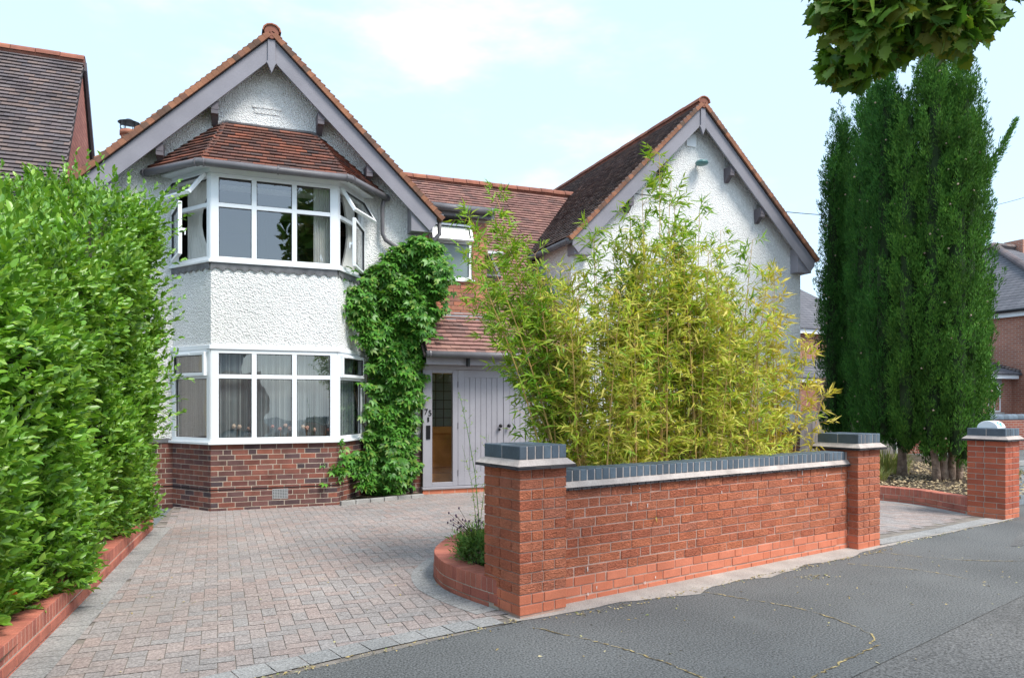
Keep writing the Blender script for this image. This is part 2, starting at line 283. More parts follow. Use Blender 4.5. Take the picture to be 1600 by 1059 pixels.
# ------------------------------------------------------------------ tile / brick generators
def tiles(mb, p0, p1, t0, t1, g=.1, w=.166, th=.017, jit=.005, ln=.19, over=.04):
    """courses of plain tiles on quad eave p0->p1, top t0->t1"""
    p0, p1, t0, t1 = map(V, (p0, p1, t0, t1)); u = (p1-p0).normalized()
    up = (t0-p0) - u*(t0-p0).dot(u); H = up.length; s = up.normalized(); n = u.cross(s)
    a1 = (t0-p0).dot(u); L = (p1-p0).dot(u); b1 = (t1-p0).dot(u)
    rows = int(H/g)
    for r in range(rows):
        d = r*g - over; f = max(0, d)/H
        a = a1*f; b = L + (b1-L)*f
        x = a - (w/2 if r % 2 else 0) - .0
        while x < b:
            x0 = max(x, a); x1 = min(x+w-.004, b); x += w
            if x1-x0 < .02: continue
            j = random.uniform(-jit, jit); z0 = th*3.4+random.uniform(0, jit); e = min(ln, H-d)
            q = [(x0, d+j, z0-th), (x1, d+j, z0-th+random.uniform(0,.002)), (x1, d+e, -th*.2), (x0, d+e, -th*.2)]
            base = [p0 + u*c[0] + s*c[1] + n*c[2] for c in q]
            mb.hexa(base + [k + n*th for k in base])
def ridge(mb, a, b, r=.11, seg=.3):
    a, b = V(a), V(b); d = (b-a); L = d.length; d.normalize(); side = d.cross(V((0,0,1))).normalized(); mb.tube([a+d*.02-V((0,0,.03)), b-d*.02-V((0,0,.03))], r*.9, 8); k = max(1, int(L/seg)); seg = L/k
    for i in range(k):
        p = a + d*(i*seg); q = a + d*((i+1)*seg-.012); i0 = len(mb.v); dz = random.uniform(-.004,.006)
        for e in (p, q):
            for r_ in (r, r-.018):
                for j in range(7):
                    t = math.pi*(j/6); mb.v.append(tuple(e + side*(math.cos(t)*r_*1.15) + V((0,0,math.sin(t)*r_ - .03 + dz))))
        for j in range(6):
            mb.f.append((i0+j, i0+j+1, i0+14+j+1, i0+14+j)); mb.f.append((i0+7+j, i0+21+j, i0+21+j+1, i0+7+j+1))
            mb.f.append((i0+j, i0+7+j, i0+7+j+1, i0+j+1)); mb.f.append((i0+14+j, i0+14+j+1, i0+21+j+1, i0+21+j))
def course(mb, F, x0, x1, z, pat, off, depth=.06, proud=.007, bh=.065, jp=.002, jl=0., stretch=1.):
    """one course of bricks along frame F, n = outward"""
    x = x0 - off; i = 0
    while x < x1:
        l = (.215 if pat[i % len(pat)] == 's' else .1025)*stretch; i += 1
        a = max(x, x0); b = min(x+l+random.uniform(-jl, jl), x1); x += l+.010
        if b-a < .025: continue
        p = proud + random.uniform(-jp, jp)
        mb.fb(F, a, b, -depth, p, z+random.uniform(-.001,.001), z+bh)
def wallbricks(mb, F, x0, x1, z0, n, pats=('ssh',), offs=(0,), **k):
    for c in range(n): course(mb, F, x0, x1, z0+c*.075, pats[c % len(pats)], offs[c % len(offs)] + random.uniform(0,.01), **k)
def window(name, par, F, W, z0, z1, cols, tz=None, fr=.055, openings=None, sill=True, seed=0, glass='glass', post=(0,0)):
    """frame with fixed panes; cols = list of mullion positions; tz transom z; openings: dict {(ci,row):True} left empty"""
    openings = openings or {}
    m = MB(); d0, d1 = -.05, .012
    m.fb(F, 0, W, d0, d1, z0, z0+fr); m.fb(F, 0, W, d0, d1, z1-fr, z1)
    m.fb(F, 0, fr+post[0], d0, d1, z0+fr, z1-fr); m.fb(F, W-fr-post[1], W, d0, d1, z0+fr, z1-fr)
    xs = [fr+post[0]] ; 
    for c in cols: m.fb(F, c-.035, c+.035, d0, d1-.002, z0+fr, z1-fr); xs += [c-.035, c+.035]
    xs.append(W-fr-post[1])
    if tz:
        for i in range(0, len(xs), 2): m.fb(F, xs[i], xs[i+1], d0, d1-.004, tz-.03, tz+.03)
    wo = m.build(name, M['upvc'], par, bevel=.004)
    rows = [(z0+fr, tz-.03), (tz+.03, z1-fr)] if tz else [(z0+fr, z1-fr)]
    g = MB(); bd = MB()
    for i in range(0, len(xs), 2):
        for r, (a, b) in enumerate(rows):
            if openings.get((i//2, r)): continue
            x0, x1 = xs[i], xs[i+1]
            for q in ((x0,x1,a,a+.008),(x0,x1,b-.008,b),(x0,x0+.008,a+.008,b-.008),(x1-.008,x1,a+.008,b-.008)): bd.fb(F, q[0], q[1], -.02, -.006, q[2], q[3])
            g.poly([F.p(x0+.006,-.016,a+.006),F.p(x1-.006,-.016,a+.006),F.p(x1-.006,-.016,b-.006),F.p(x0+.006,-.016,b-.006)])
    if g.v: g.build('pane', M[glass], wo); bd.build('glazing_seal', M['seal'], wo)
    return wo, xs, rows
def sash(name, par, F, W, H, t=.045, sub=True, glass='glass', handle=None):
    """sash in its own frame F (origin at hinge corner)"""
    m = MB(); m.fb(F,0,W,0,.05,0,t); m.fb(F,0,W,0,.05,H-t,H); m.fb(F,0,t,0,.05,t,H-t); m.fb(F,W-t,W,0,.05,t,H-t)
    o = m.build(name, M['upvc'], par, bevel=.004)
    g = MB(); g.poly([F.p(t-.004,.025,t-.004),F.p(W-t+.004,.025,t-.004),F.p(W-t+.004,.025,H-t+.004),F.p(t-.004,.025,H-t+.004)])
    b = MB()
    for q in ((t,W-t,t,t+.01),(t,W-t,H-t-.01,H-t),(t,t+.01,t+.01,H-t-.01),(W-t-.01,W-t,t+.01,H-t-.01)): b.fb(F, q[0], q[1], .018, .045, q[2], q[3])
    b.build('glazing_seal', M['seal'], o); g.build('pane', M[glass], o)
    return o
# ================================================================== GROUND
C_ = math.cos(R_(12.9)); S_ = math.sin(R_(12.9)); O_ = (2.0, 4.85)
def W(s, t, z=0): return V((O_[0]+s*C_-t*S_, O_[1]+s*S_+t*C_, z))
WL = lambda s, t: Fr(W(s, t), (C_, S_, 0), (S_, -C_, 0))
def sheet(name, pts, z, m, sub=None, lab=None):
    b = MB(); b.poly([(p[0], p[1], z) for p in pts]); o = b.build(name, m); tag(o, kind='structure'); return o
gb = MB(); gb.poly([(-150,-60,-.03),(250,-60,-.03),(250,300,-.03),(-150,300,-.03)]); tag(gb.build('ground', M['sroad']), kind='structure')
sheet('pavement', [(-14,.2),(0,2.13),(6,3.96),(14,6.4),(14,8.2),(10.6,7.3),(9.9,6.75)]+[tuple(W(s, t)[:2]) for s, t in ((7.9,.12),(7.84,-.01),(4.81,-.01),(4.7,.15),(.1,.15),(-.02,-.04))]+[(1.2,4.645),(.6,4.475),(-.4,4.175),(-1.6,3.815),(-14,.75)], 0, M['tarmac'])
sheet('road', [(-14,-14),(26,-14),(26,10.3),(14,6.6),(6,4.16),(0,2.33),(-14,.4)], -.005, M['road'])
# concrete strip with irregular edge along wall
b = MB(); top = []; bot = []
for i in range(60):
    s = i/59*8.1-.05
    wdt = .16+.05*math.sin(s*2.1)+.03*math.sin(s*7.3)+.02*random.random()
    wdt = float(np.interp(s, (0,.45,.9,1.6,3.2,4.2,4.8,5.0,8.1), (.03,.06,.10,.20,.16,.12,.07,.045,.04)))*(1+.25*math.sin(s*5.3)+.12*math.sin(s*13))
    t0 = .14 if s < 4.75 else -.012
    wdt += t0
    top.append(W(s, t0, .006)); bot.append(W(s, t0-wdt-.006*random.random(), .004))
for i in range(59): b.poly([bot[i], bot[i+1], top[i+1], top[i]])
tag(b.build('concrete_strip', M['conc']), kind='structure')
# block paving polygon
drive = [(-1.06,4.9-.95),(-.75,9.95),(-.6,12.05),(6.2,12.05),(11.4,12.05),(11.5,9.6),(9.9,8.8),(9.75,8.2),(9.63,7.3),W(7.8,.2),W(4.5,.2),W(4.4,.9),W(1,1.9),(2.5,7.2),(1.95,6.6),(1.74,6.1),(1.79,5.6),W(0,.3),W(-.02,-.02)]
drive = [(p[0], p[1]) for p in drive]
def inside(x, y, P):
    c = False; n = len(P)
    for i in range(n):
        x1, y1 = P[i]; x2, y2 = P[(i+1) % n]
        if (y1 > y) != (y2 > y) and x < (x2-x1)*(y-y1)/(y2-y1)+x1: c = not c
    return c
sheet('sand_bed', drive, .001, M['sand'])
def curveoff(pts, w):
    """offset a 2d polyline to its left by w"""
    out = []
    for i, p in enumerate(pts):
        a = V(pts[max(i-1,0)][:2]+(0,)); c = V(pts[min(i+1,len(pts)-1)][:2]+(0,)); d = (c-a).normalized(); out.append((p[0]-d.y*w, p[1]+d.x*w))
    return out
def smooth(pts, k=8):
    o = []
    n = len(pts)
    for i in range(n-1):
        p0 = pts[max(i-1,0)]; p1 = pts[i]; p2 = pts[i+1]; p3 = pts[min(i+2,n-1)]
        for j in range(k):
            t = j/k
            o.append(tuple(.5*((2*p1[a])+(-p0[a]+p2[a])*t+(2*p0[a]-5*p1[a]+4*p2[a]-p3[a])*t*t+(-p0[a]+3*p1[a]-3*p2[a]+p3[a])*t**3) for a in range(2)))
    o.append(tuple(pts[-1][:2])); return o
def resample(pts, d):
    out = [pts[0]]; acc = 0
    for a, b in zip(pts, pts[1:]):
        l = math.dist(a, b)
        if l == 0: continue
        pos = d-acc
        while pos <= l:
            t = pos/l; out.append((a[0]+(b[0]-a[0])*t, a[1]+(b[1]-a[1])*t)); pos += d
        acc = (acc+l) % d
    return out
pl_curve = smooth([tuple(W(-.004,.28)[:2]),(1.80,5.55),(1.735,6.0),(1.86,6.55),(2.3,7.15),(3.0,7.4)])
bed_curve = smooth([tuple(W(7.86,.42)[:2]),(9.70,7.5),(9.80,8.0),(9.72,8.45),(9.4,9.0),(9.3,9.8)])
def edging(name, line, w=.2, side=1, d=.105, z=.009):
    mb = MB(); P = resample(line, d); Q = curveoff(P, w*side)
    for i in range(len(P)-1):
        a, b_ = V((*P[i],z)), V((*P[i+1],z)); c, e = V((*Q[i+1],z)), V((*Q[i],z)); ce = (a+b_+c+e)/4
        mb.poly([ce+(k-ce)*(1-.035) + V((0,0,random.uniform(-.001,.001))) for k in ((a,b_,c,e) if side > 0 else (e,c,b_,a))])
    return tag(mb.build(name, M['edging']), kind='structure')
front_edge1 = [(-1.2,3.93)]+[tuple(W(s,-.03)[:2]) for s in (-.2,0.0)]
front_edge1 = smooth([(-1.6,3.82),(-.4,4.18),(.6,4.48),(1.2,4.65),tuple(W(-.02,-.03)[:2])])
edging('edging_course', front_edge1, .2, 1, .2)
kerb_line = smooth([(-1.30,2.9),(-1.09,4.9),(-.80,9.0),(-.72,10.05)])
edging('edging_course', kerb_line, .2, -1, .105)
edging('edging_course', pl_curve, .2, 1, .105)
edging('edging_course', bed_curve, .2, 1, .105)
edging('edging_course', [tuple(W(4.81,-.01)[:2]), tuple(W(6.3,-.03)[:2]), tuple(W(7.84,-.01)[:2])], .2, 1, .105)
bl = MB(); u_ = .1
ang = R_(0)
for i in range(-20, 125):
    for j in range(35, 125):
        k = (i-j) % 4
        if k not in (0, 3): continue
        x, y = i*u_, j*u_; dx, dy = (.2, .1) if k == 0 else (.1, .2)
        cx, cy = x+dx/2, y+dy/2
        if not (inside(cx, cy, drive) and inside(cx+.02, cy-.13, drive) and inside(cx-.1, cy, drive)): continue
        g = .0028; z = .006+random.uniform(-.0008,.0008)
        bl.poly([(x+g,y+g,z),(x+dx-g,y+g,z),(x+dx-g,y+dy-g,z+random.uniform(-.0005,.0005)),(x+g,y+dy-g,z)])
tag(bl.build('driveway', M['block']), kind='structure')
# planter soils
sheet('soil', [(p[0],p[1]) for p in curveoff(pl_curve,-.08)]+[tuple(W(2.5,1.6)[:2]),tuple(W(4.75,1.1)[:2]),tuple(W(4.75,.3)[:2]),tuple(W(.3,.3)[:2])], .19, M['soil'])
sheet('soil', [(-1.2,2.5),(-.86,9.95),(-.9,12),(-5,12),(-5,2.5)], .14, M['soil'])
sheet('soil', [(p[0],p[1]) for p in curveoff(bed_curve,-.1)]+[(9.5,13),(17,14.5),(17,11.5),(10.7,7.4)], .17, M['soil'])
# far pavement and kerb across the side road
part('far_pavement', M['tarmac'], None, (15.5,40,12.32,20,-.02,.09)); bpy.data.objects['far_pavement']['kind'] = 'structure'
part('kerb', M['kerb'], None, (15.5,40,12.2,12.318,-.02,.1)); bpy.data.objects['kerb']['kind'] = 'structure'
pp = [(7.9,5.35),(8.6,5.75),(9.4,6.1),(10.4,6.45),(12.5,7.2),(12.5,6.6),(11,6.05),(9.6,5.55),(8.7,5.2)]
sheet('pavement_patch', [(x+random.uniform(-.03,.03), y+random.uniform(-.03,.03)) for x, y in pp], .004, M['road'])
# cracks and weeds in the asphalt
ck = MB()
for L in (((2.02,4.62),(2.12,4.45),(2.34,4.09),(2.48,3.67),(2.55,3.3)),((3.5,5.15),(3.7,4.95),(3.84,4.72),(4.02,4.4),(4.09,4.1),(4.05,3.68),(3.9,3.55)),((6.3,5.7),(6.55,5.3),(6.95,4.95),(7.6,4.7)),((3.07,3.2),(3.54,3.36),(3.95,3.5)),((5.6,5.35),(6.0,4.9),(6.1,4.5))):
    P = resample(smooth(list(L)), .035); n = len(P)
    P = [(p[0]+random.uniform(-.012,.012), p[1]+random.uniform(-.012,.012)) for p in P]
    for i in range(n-1):
        w = random.uniform(.004,.016)*(1 if random.random() < .75 else .3); Q = curveoff(P[i:i+2], w)
        ck.poly([(*P[i],.0045),(*P[i+1],.0045),(*Q[1],.0045),(*Q[0],.0045)])
tag(ck.build('asphalt_crack', M['crack']), kind='structure')
# debris: dry bits on pavement & drive edges
n = 900; P = []
for i in range(n):
    q = random.random()
    if q < .3: s = random.uniform(.4,4.7); p = W(s, -.12-abs(random.gauss(0,.04))-.02, .008)
    elif q < .5: t = random.random(); a = V((-1.6,3.82,0)).lerp(V((2.0,4.83,0)), t); p = a + V((random.gauss(0,.015), random.gauss(0,.02)-.005, .012))
    elif q < .62: s = random.uniform(4.8,7.9); p = W(s, -.05-abs(random.gauss(0,.03)), .008)
    elif q < .68: p = V((random.gauss(4.9,.1), random.gauss(5.05,.05), .006))
    elif q < .9: p = V((random.uniform(1.5,8), random.uniform(3.2,6), .006)); p.y = min(p.y, 4.85+(p.x-2)*.22-.1)
    else: p = V((random.uniform(-1,2), random.uniform(4.6,10), .012))
    P.append(p)
D = rdir(n, 0, (1,1,.12)); N = np.tile((0,0,1.), (n,1)) + rng.normal(size=(n,3))*.25
tag(leaves('fallen_debris', P, D, N, rng.uniform(.012,.04,n), rng.uniform(.006,.018,n), T_LA, M['straw'], None), kind='stuff')
# ================================================================== FRONT WALL AND PILLARS
PW, PD = .425, .47
def coping(F, L, Dp, z, par, back=True):
    """blue brick-on-edge coping w/ mortar fillet and creasing; F origin at front-left, n outward"""
    m = MB(); zb = z+.055
    return m
def pillar(s, ztop, label, mats):
    F0 = WL(s, 0)
    e = empty('gate_pillar', W(s+PW/2, PD/2), label, 'gate pillar', 'brick gate pillars along the pavement')
    inn = .008
    zb = ztop-.165
    part('mortar_core', M['mortar_w'] if mats[0] != 'x' else M['mortar'], e, (inn, PW-inn, -PD+inn, -inn, 0, zb), F=F0)
    faces = [Fr(W(s,0),(C_,S_,0),(S_,-C_,0)), Fr(W(s+PW,0),(-S_,C_,0),(C_,S_,0)), Fr(W(s+PW,PD),(-C_,-S_,0),(-S_,C_,0)), Fr(W(s,PD),(S_,-C_,0),(-C_,-S_,0))]
    Ls = [PW, PD, PW, PD]
    mr, ms = MB(), MB(); nc = int(round(zb/.075)); z0 = zb-nc*.075+.005
    for c in range(nc):
        mb = ms if c < 2 else mr; rev = c % 2
        for F, L in zip(faces, Ls):
            run = L-.1025-.01
            if not rev: parts = [(0,.2),(.21,run)]; 
            else: parts = [(.1125,.1125+.1),(.2225,L)]
            if rev and False: pass
            for a, b_ in parts:
                pr = random.uniform(0,.002)
                mb.fb(F, a, b_, -.1025, pr, z0+c*.075, z0+c*.075+.065)
    mr.build('brickwork', M[mats[0]] if mats[0] != 'x' else M['brick_h2'], e, bevel=.003)
    ms.build('base_course', M[mats[1]], e, bevel=.003)
    # creasing, fillet, blue bricks
    def ring(mb, o, za, zc, oi):
        P = [F0.p(-o,o,za),F0.p(PW+o,o,za),F0.p(PW+o,-PD-o,za),F0.p(-o,-PD-o,za)]; Q = [F0.p(-oi,oi,zc),F0.p(PW+oi,oi,zc),F0.p(PW+oi,-PD-oi,zc),F0.p(-oi,-PD-oi,zc)]
        mb.hexa(P+Q)
    cr = MB()
    for layer in range(2):
        for F, L in zip(faces, Ls):
            x = -.05
            while x < L+.05:
                w = random.uniform(.1,.17); zz = zb+layer*.011+random.uniform(-.003,.003); pr = .052+random.uniform(-.006,.008)
                cr.fb(F, x, min(x+w, L+.05), -.05, pr, zz, zz+.011); x += w+.002
    cr.build('creasing_tiles', M['crease'], e)
    fl = MB(); ring(fl, .05, zb+.024, zb+.066, 0.004); fl.build('mortar_fillet', M['fillet'], e)
    bb = MB(); zc = zb+.0675
    part('coping_mortar', M['fillet'], e, (.004,PW-.004,-PD+.004,-.004,zb+.06,ztop-.004), F=F0)
    half = (PD-.01)/2
    k = 6; w = (PW+.01)/k
    for r in range(2):
        for i in range(k):
            bb.fb(F0, i*w, i*w+w-.01, -(r*(half+.01))-half+random.uniform(-.001,.001), -(r*(half+.01))+random.uniform(0,.002), zc, ztop+random.uniform(-.001,.002))
    bb.build('coping_bricks', M['blue'], e, bevel=.004)
    return e
M['brick_p3'] = mat('far_pillar_brick', [(.38,.09,.05),(.44,.115,.06),(.33,.08,.045)], .85, src='island', nscale=8, namt=.15, fine=(80,.12))
pillar(0, 1.235, 'nearest red rock-faced brick pillar with blue brick cap, beside the driveway mouth', ('brick_r','brick_s'))
pillar(4.35, 1.21, 'red brick pillar with blue cap where the low wall ends, in front of the cypress bed', ('brick_r','brick_s'))
mo = M['mortar_w']; M['mortar_w'] = mat('pale_wall_mortar', [(.50,.42,.36),(.58,.5,.43)], .95, nscale=10, namt=.15)
pillar(7.86, 1.195, 'farthest red brick pillar with pale mortar joints, standing alone by the side road', ('brick_p3','brick_s'))
M['mortar_w'] = mo
# the long wall
t0 = .12; F0 = WL(0, t0); wall = empty('garden_wall', W(2.4, .23), 'long low red rock-faced brick wall with blue brick coping beside the pavement', 'garden wall')
x0, x1 = PW+.002, 4.348; zb = .875
part('mortar_core', M['mortar_w'], wall, (x0, x1, -.2, -.0065, -.02, zb), F=F0)
mr, ms = MB(), MB()
for c in range(11):
    z = zb-.07-c*.075; (course)(ms if c > 8 else mr, F0, x0, x1, z, 'ssh', [0,.12,.27,.05,.2,.34][c%6], proud=0., jp=.004, jl=.006)
course(ms, F0, x0, x1, -.02, 'ssh', .15, proud=0., bh=.06)
mr.build('brickwork', M['brick_r'], wall, bevel=.003); ms.build('base_course', M['brick_s'], wall, bevel=.003)
cr = MB()
for layer in range(2):
    x = x0
    while x < x1:
        w = random.uniform(.04,.055); cr.fb(F0, x, min(x+w-.006, x1), -.1, .034+random.uniform(-.005,.006), zb+layer*.011, zb+.01+layer*.011); x += w
cr.build('creasing_tiles', M['crease'], wall)
fl = MB(); fl.hexa([F0.p(x0,.036,zb+.022),F0.p(x1,.036,zb+.022),F0.p(x1,-.26,zb+.022),F0.p(x0,-.26,zb+.022),F0.p(x0,.002,zb+.062),F0.p(x1,.002,zb+.062),F0.p(x1,-.22,zb+.062),F0.p(x0,-.22,zb+.062)])
fl.fb(F0, x0, x1, -.216, -.004, zb+.062, 1.022); fl.build('mortar_fillet', M['fillet'], wall)
bb = MB(); x = x0+.01
while x < x1-.05:
    bb.fb(F0, x, x+.065, -.22, random.uniform(-.001,.003), zb+.064, 1.027+random.uniform(-.002,.003)); x += .0762
bb.build('coping_bricks', M['blue'], wall, bevel=.004)
ef = MB()
for i in range(15):
    s = random.choice([1.35,1.2,2.35,2.45,2.6,3.3,3.6,3.95]) + random.uniform(-.08,.08); z = random.uniform(.66,.86); l = random.uniform(.01,.05)
    if random.random() < .2: z = random.uniform(.02,.25); s = random.uniform(.5,1.5)
    ef.poly([F0.p(s,.0085,z),F0.p(s+random.uniform(.005,.014),.0085,z+.004),F0.p(s+.008,.0085,z+l),F0.p(s-.003,.0085,z+l*.8)])
ef.build('lime_stains', mat('lime_bloom', [(.58,.45,.4),(.66,.6,.56)], .95, nscale=40), wall)
# curved low walls -------------------------------------------------
def lowwall(name, line, label, h=.215, w=.21, side=-1, courses=True, mt='brick_k', cd=.07):
    base = resample(line, cd); P = base; Q = curveoff(P, w*side)
    cx, cy = P[0]; e = empty(name, (cx, cy, 0), label, 'edging wall')
    mc = MB(); cap = MB(); st = MB()
    ctr = curveoff(P, .006*side)
    for i in range(len(P)-1):
        a, b_, c, d = V((*P[i],0)), V((*P[i+1],0)), V((*Q[i+1],0)), V((*Q[i],0)); ce = (a+b_+c+d)/4
        k = [ce+(q-ce)*.9 for q in (a,b_,c,d)]; g = [ce+(q-ce)*(1-.05) for q in (a,b_,c,d)]
        n = ((a+b_)/2-ce).normalized()*.003
        up = V((0,0,1))
        in_ = [a-n*3, b_-n*3, c+n*3, d+n*3]
        mc.hexa([q for q in in_]+[q+up*(h-.006) for q in in_])
        zc = h-.108; j = up*random.uniform(-.002,.003)
        cap.hexa([q+up*zc for q in g]+[q+up*h+j for q in g])
    B = resample(line, .1125*1.0); Bq = curveoff(B, w*side); c = 0; z = h-.115-.065
    while z > -.06:
        i = c % 2
        while i < len(B)-1:
            l = 2 if random.random() < .75 else 1; e2 = min(i+l, len(B)-1)
            a, b_ = V((*B[i],0)), V((*B[e2],0)); c_, d = V((*Bq[e2],0)), V((*Bq[i],0)); d1 = (b_-a).normalized()*.005
            up = V((0,0,1)); pts = [a+d1, b_-d1, c_-d1, d+d1]
            st.hexa([q+up*z for q in pts]+[q+up*(z+.065) for q in pts]); i = e2
        z -= .075; c += 1
    mc.build('mortar_core', M['mortar'], e); cap.build('soldier_capping', M[mt], e, bevel=.004); st.build('brickwork', M[mt], e, bevel=.003)
    return e
lowwall('edging_wall', pl_curve, 'short curved red brick planter edge bulging from the nearest pillar into the driveway', h=.225)
lowwall('edging_wall', bed_curve, 'low curved red brick edge round the bark-mulched cypress bed', h=.225)
lowwall('edging_wall', kerb_line, 'long straight low red brick edge in front of the clipped green hedge', h=.2, side=1, w=.30)
# slab edging at creeper
m = MB()
for i in range(6):
    a = V((1.72,11.16,0)).lerp(V((3.12,11.62,0)), i/6); b_ = V((1.72,11.16,0)).lerp(V((3.12,11.62,0)), (i+1)/6-.008)
    m.prism([(a.x,a.y,0),(b_.x,b_.y,0),(b_.x-.02,b_.y+.07,0),(a.x-.02,a.y+.07,0)], (0,0,.062+random.uniform(0,.006)))
tag(m.build('stone_edging', M['kerb'], bevel=.006), 'low row of grey stone edging at the foot of the leafy creeper', 'edging')
sheet('soil', [(1.74,11.24),(3.1,11.68),(3.12,12.0),(1.9,12.0)], .04, M['soil'])
# ================================================================== MAIN HOUSE
H = empty('detached_house', (3.5,12.05,0), 'white roughcast two-gabled house with grey bargeboards, bay window and grey double doors', 'house')
YW = 12.05
BA, BB, BC, BD = V((-.62,YW,0)), V((-.09,11.26,0)), V((1.67,11.26,0)), V((2.2,YW,0))
XC = .79
def up(p, z): return V((p.x, p.y, z))
# gable wall (holes behind the bay)
sl = .96; GX = .76; GZ = 7.09; gz = lambda x: GZ-sl*abs(x-GX)-.02
m = MB()
def panel(P, y0, y1, mb=None):
    (mb or m).prism([(x, y0, z) for x, z in P], (0, y1-y0, 0))
panel([(-1.67,.95),(-.56,.95),(-.56,gz(-.56)),(-1.67,gz(-1.67))], YW, YW+.25)
panel([(2.14,.95),(3.17,.95),(3.17,gz(3.17)),(2.14,gz(2.14))], YW, YW+.25)
panel([(-.56,4.84),(2.14,4.84),(2.14,gz(2.14)),(GX,gz(GX)),(-.56,gz(-.56))], YW, YW+.25)
panel([(-1.67,-.03),(-1.67+.25,-.03),(-1.67+.25,4.6),(-1.67,4.6)], YW+.25, 20)
panel([(2.92,0),(3.17,0),(3.17,4.6),(2.92,4.6)], YW+.25, 20)
# spandrel render of the bay
sp = [(BA,BB),(BB,BC),(BC,BD)]
z0s, z1s = 2.36, 3.50
pts = [BA,BB,BC,BD]
inner = [p + V((0,.14,0)) for p in (V((-.5,YW,0)),V((-.03,11.3,0)),V((1.61,11.3,0)),V((2.08,YW,0)))]
ring = [up(p,z0s) for p in pts]+[up(p,z0s) for p in reversed(inner)]
m.prism(ring, (0,0,z1s-z0s))
mw = m.build('gable_wall', M['cast'], H)
vt = MB(); vt.box(.5,.93,YW-.022,YW+.02,6.1,6.135); vt.box(.53,.90,YW-.012,YW+.02,6.02,6.1); vt.build('vent_hood', M['cast'], mw)
# wing wall
WX0, WX1, WY = 6.0, 11.36, 12.1; PX = 8.71; PZ = 7.27; wz = lambda x: PZ-abs(x-PX)*1.0-.03
m = MB(); panel([(WX0,.95),(WX1,.95),(WX1,wz(WX1)),(PX,wz(PX)),(WX0,wz(WX0))], WY, WY+.25)
panel([(WX0,.0),(WX0+.25,.0),(WX0+.25,4.5),(WX0,4.5)], WY+.25, 18.8); panel([(WX1-.25,0),(WX1,0),(WX1,4.5),(WX1-.25,4.5)], WY+.25, 18.8)
ww = m.build('wing_wall', M['cast'], H)
vt = MB(); vt.box(8.5,8.72,WY-.03,WY+.02,6.55,6.80); vt.build('vent_cover', M['upvc'], ww)
vt = MB(); vt.tube([(8.75,WY+.02,6.22),(8.75,WY-.12,6.22)], .02); vt.ball((8.75,WY-.17,6.2), .13, 12, sz=.45); vt.build('wall_lamp', M['lamp'], ww)
# brick plinths
mk, mc = MB(), MB()
def plinth(a, b_, hgt, n, pats=('s','s'), off=(0,.11), mat_=None):
    d = (b_-a); F = Fr((a.x,a.y,0), (d.x,d.y,0)); L = V((d.x,d.y,0)).length
    wallbricks(mk, F, 0, L, hgt-.07-(n-1)*.075, n, pats, off, proud=.004, jp=.0015, jl=.002)
    mc.fb(F, 0.002, L-.002, -.1, 0, -.03, hgt)
HB = .945
plinth(V((-1.67,YW,0)), BA, HB, 13, ('s','h'), (0,.05)); plinth(BA, BB, HB, 13, ('s','s'), (0,.12)); plinth(BB, BC, HB, 13, ('s','s','sh'), (0,.12,.05)); plinth(BC, BD, HB, 13, ('s','s'), (0,.1))
plinth(BD, V((3.17,YW,0)), HB, 13)
o = mk.build('plinth_bricks', M['brick_h'], H, bevel=.003); mc.build('mortar_joints', M['mortar'], o); mk, mc = MB(), MB()
plinth(V((WX0,WY,0)), V((WX1,WY,0)), HB, 13, ('s','h'), (0,.05))
o = mk.build('plinth_bricks', M['brick_h'], H, bevel=.003); mc.build('mortar_joints', M['mortar'], o)
m = MB(); F = Fr((BB.x,BB.y,0),(1,0,0),(0,-1,0))
m.fb(F,.83,1.05,.0,.008,.14,.285); av = m.build('air_brick', M['alu'], H)
m = MB()
for i in range(9):
    for j in range(6): m.fb(F,.84+i*.0235,.852+i*.0235,.0085,.0095,.152+j*.022,.163+j*.022)
m.build('vent_holes', M['black'], av)
m = MB()
for a, b_ in ((V((-1.67,YW,0)),BA),(BA,BB),(BB,BC),(BC,BD)):
    d = b_-a; F = Fr((a.x,a.y,0),(d.x,d.y,0)); m.fb(F,0,d.length,0,.0085,.298,.31)
m.build('damp_course', M['black'], H)
for q in ((2.22,3.17,YW-.02,YW+.01,.95,1.01), (-1.67,-.64,YW-.02,YW+.01,.95,1.01), (WX0,WX1,WY-.02,WY+.01,.95,1.01)): part('render_stop', M['ledge'], H, q)
# windows of the bay ------------------------------------------------
def seg(a, b_): d = b_-a; return Fr((a.x,a.y,0),(d.x,d.y,0)), d.length
F1, L1 = seg(BA,BB); F2, L2 = seg(BB,BC); F3, L3 = seg(BC,BD)
# lower
zl0, zl1, tl = .985, 2.30, 1.915
w, xs, rows = window('bay_window', H, F2, L2, zl0, zl1, (.545+.035,1.115+.035-.01), tl, post=(.05,.05))
for F, L, nm in ((F1,L1,0),(F3,L3,1)):
    w, xs, rows = window('bay_window', H, F, L, zl0, zl1, (), tl, openings={(0,1):True}, post=(.03,.03))
    sf = Fr(F.p(xs[0]-.01,.012,rows[1][0]-.02), F.u, F.n); s_ = sash('top_sash', w, sf, xs[1]-xs[0]+.02, rows[1][1]-rows[1][0]+.04)
    part('trickle_vent', M['upvc'], s_, (.15,.45,.05,.062,rows[1][1]-rows[1][0]+.005,rows[1][1]-rows[1][0]+.02), F=sf)
m = MB()
for F, L in ((F1,L1),(F2,L2),(F3,L3)): m.fb(F,-.02,L+.02,-.04,.03,2.302,2.362)
m.build('window_head', M['upvc'], H, bevel=.003)
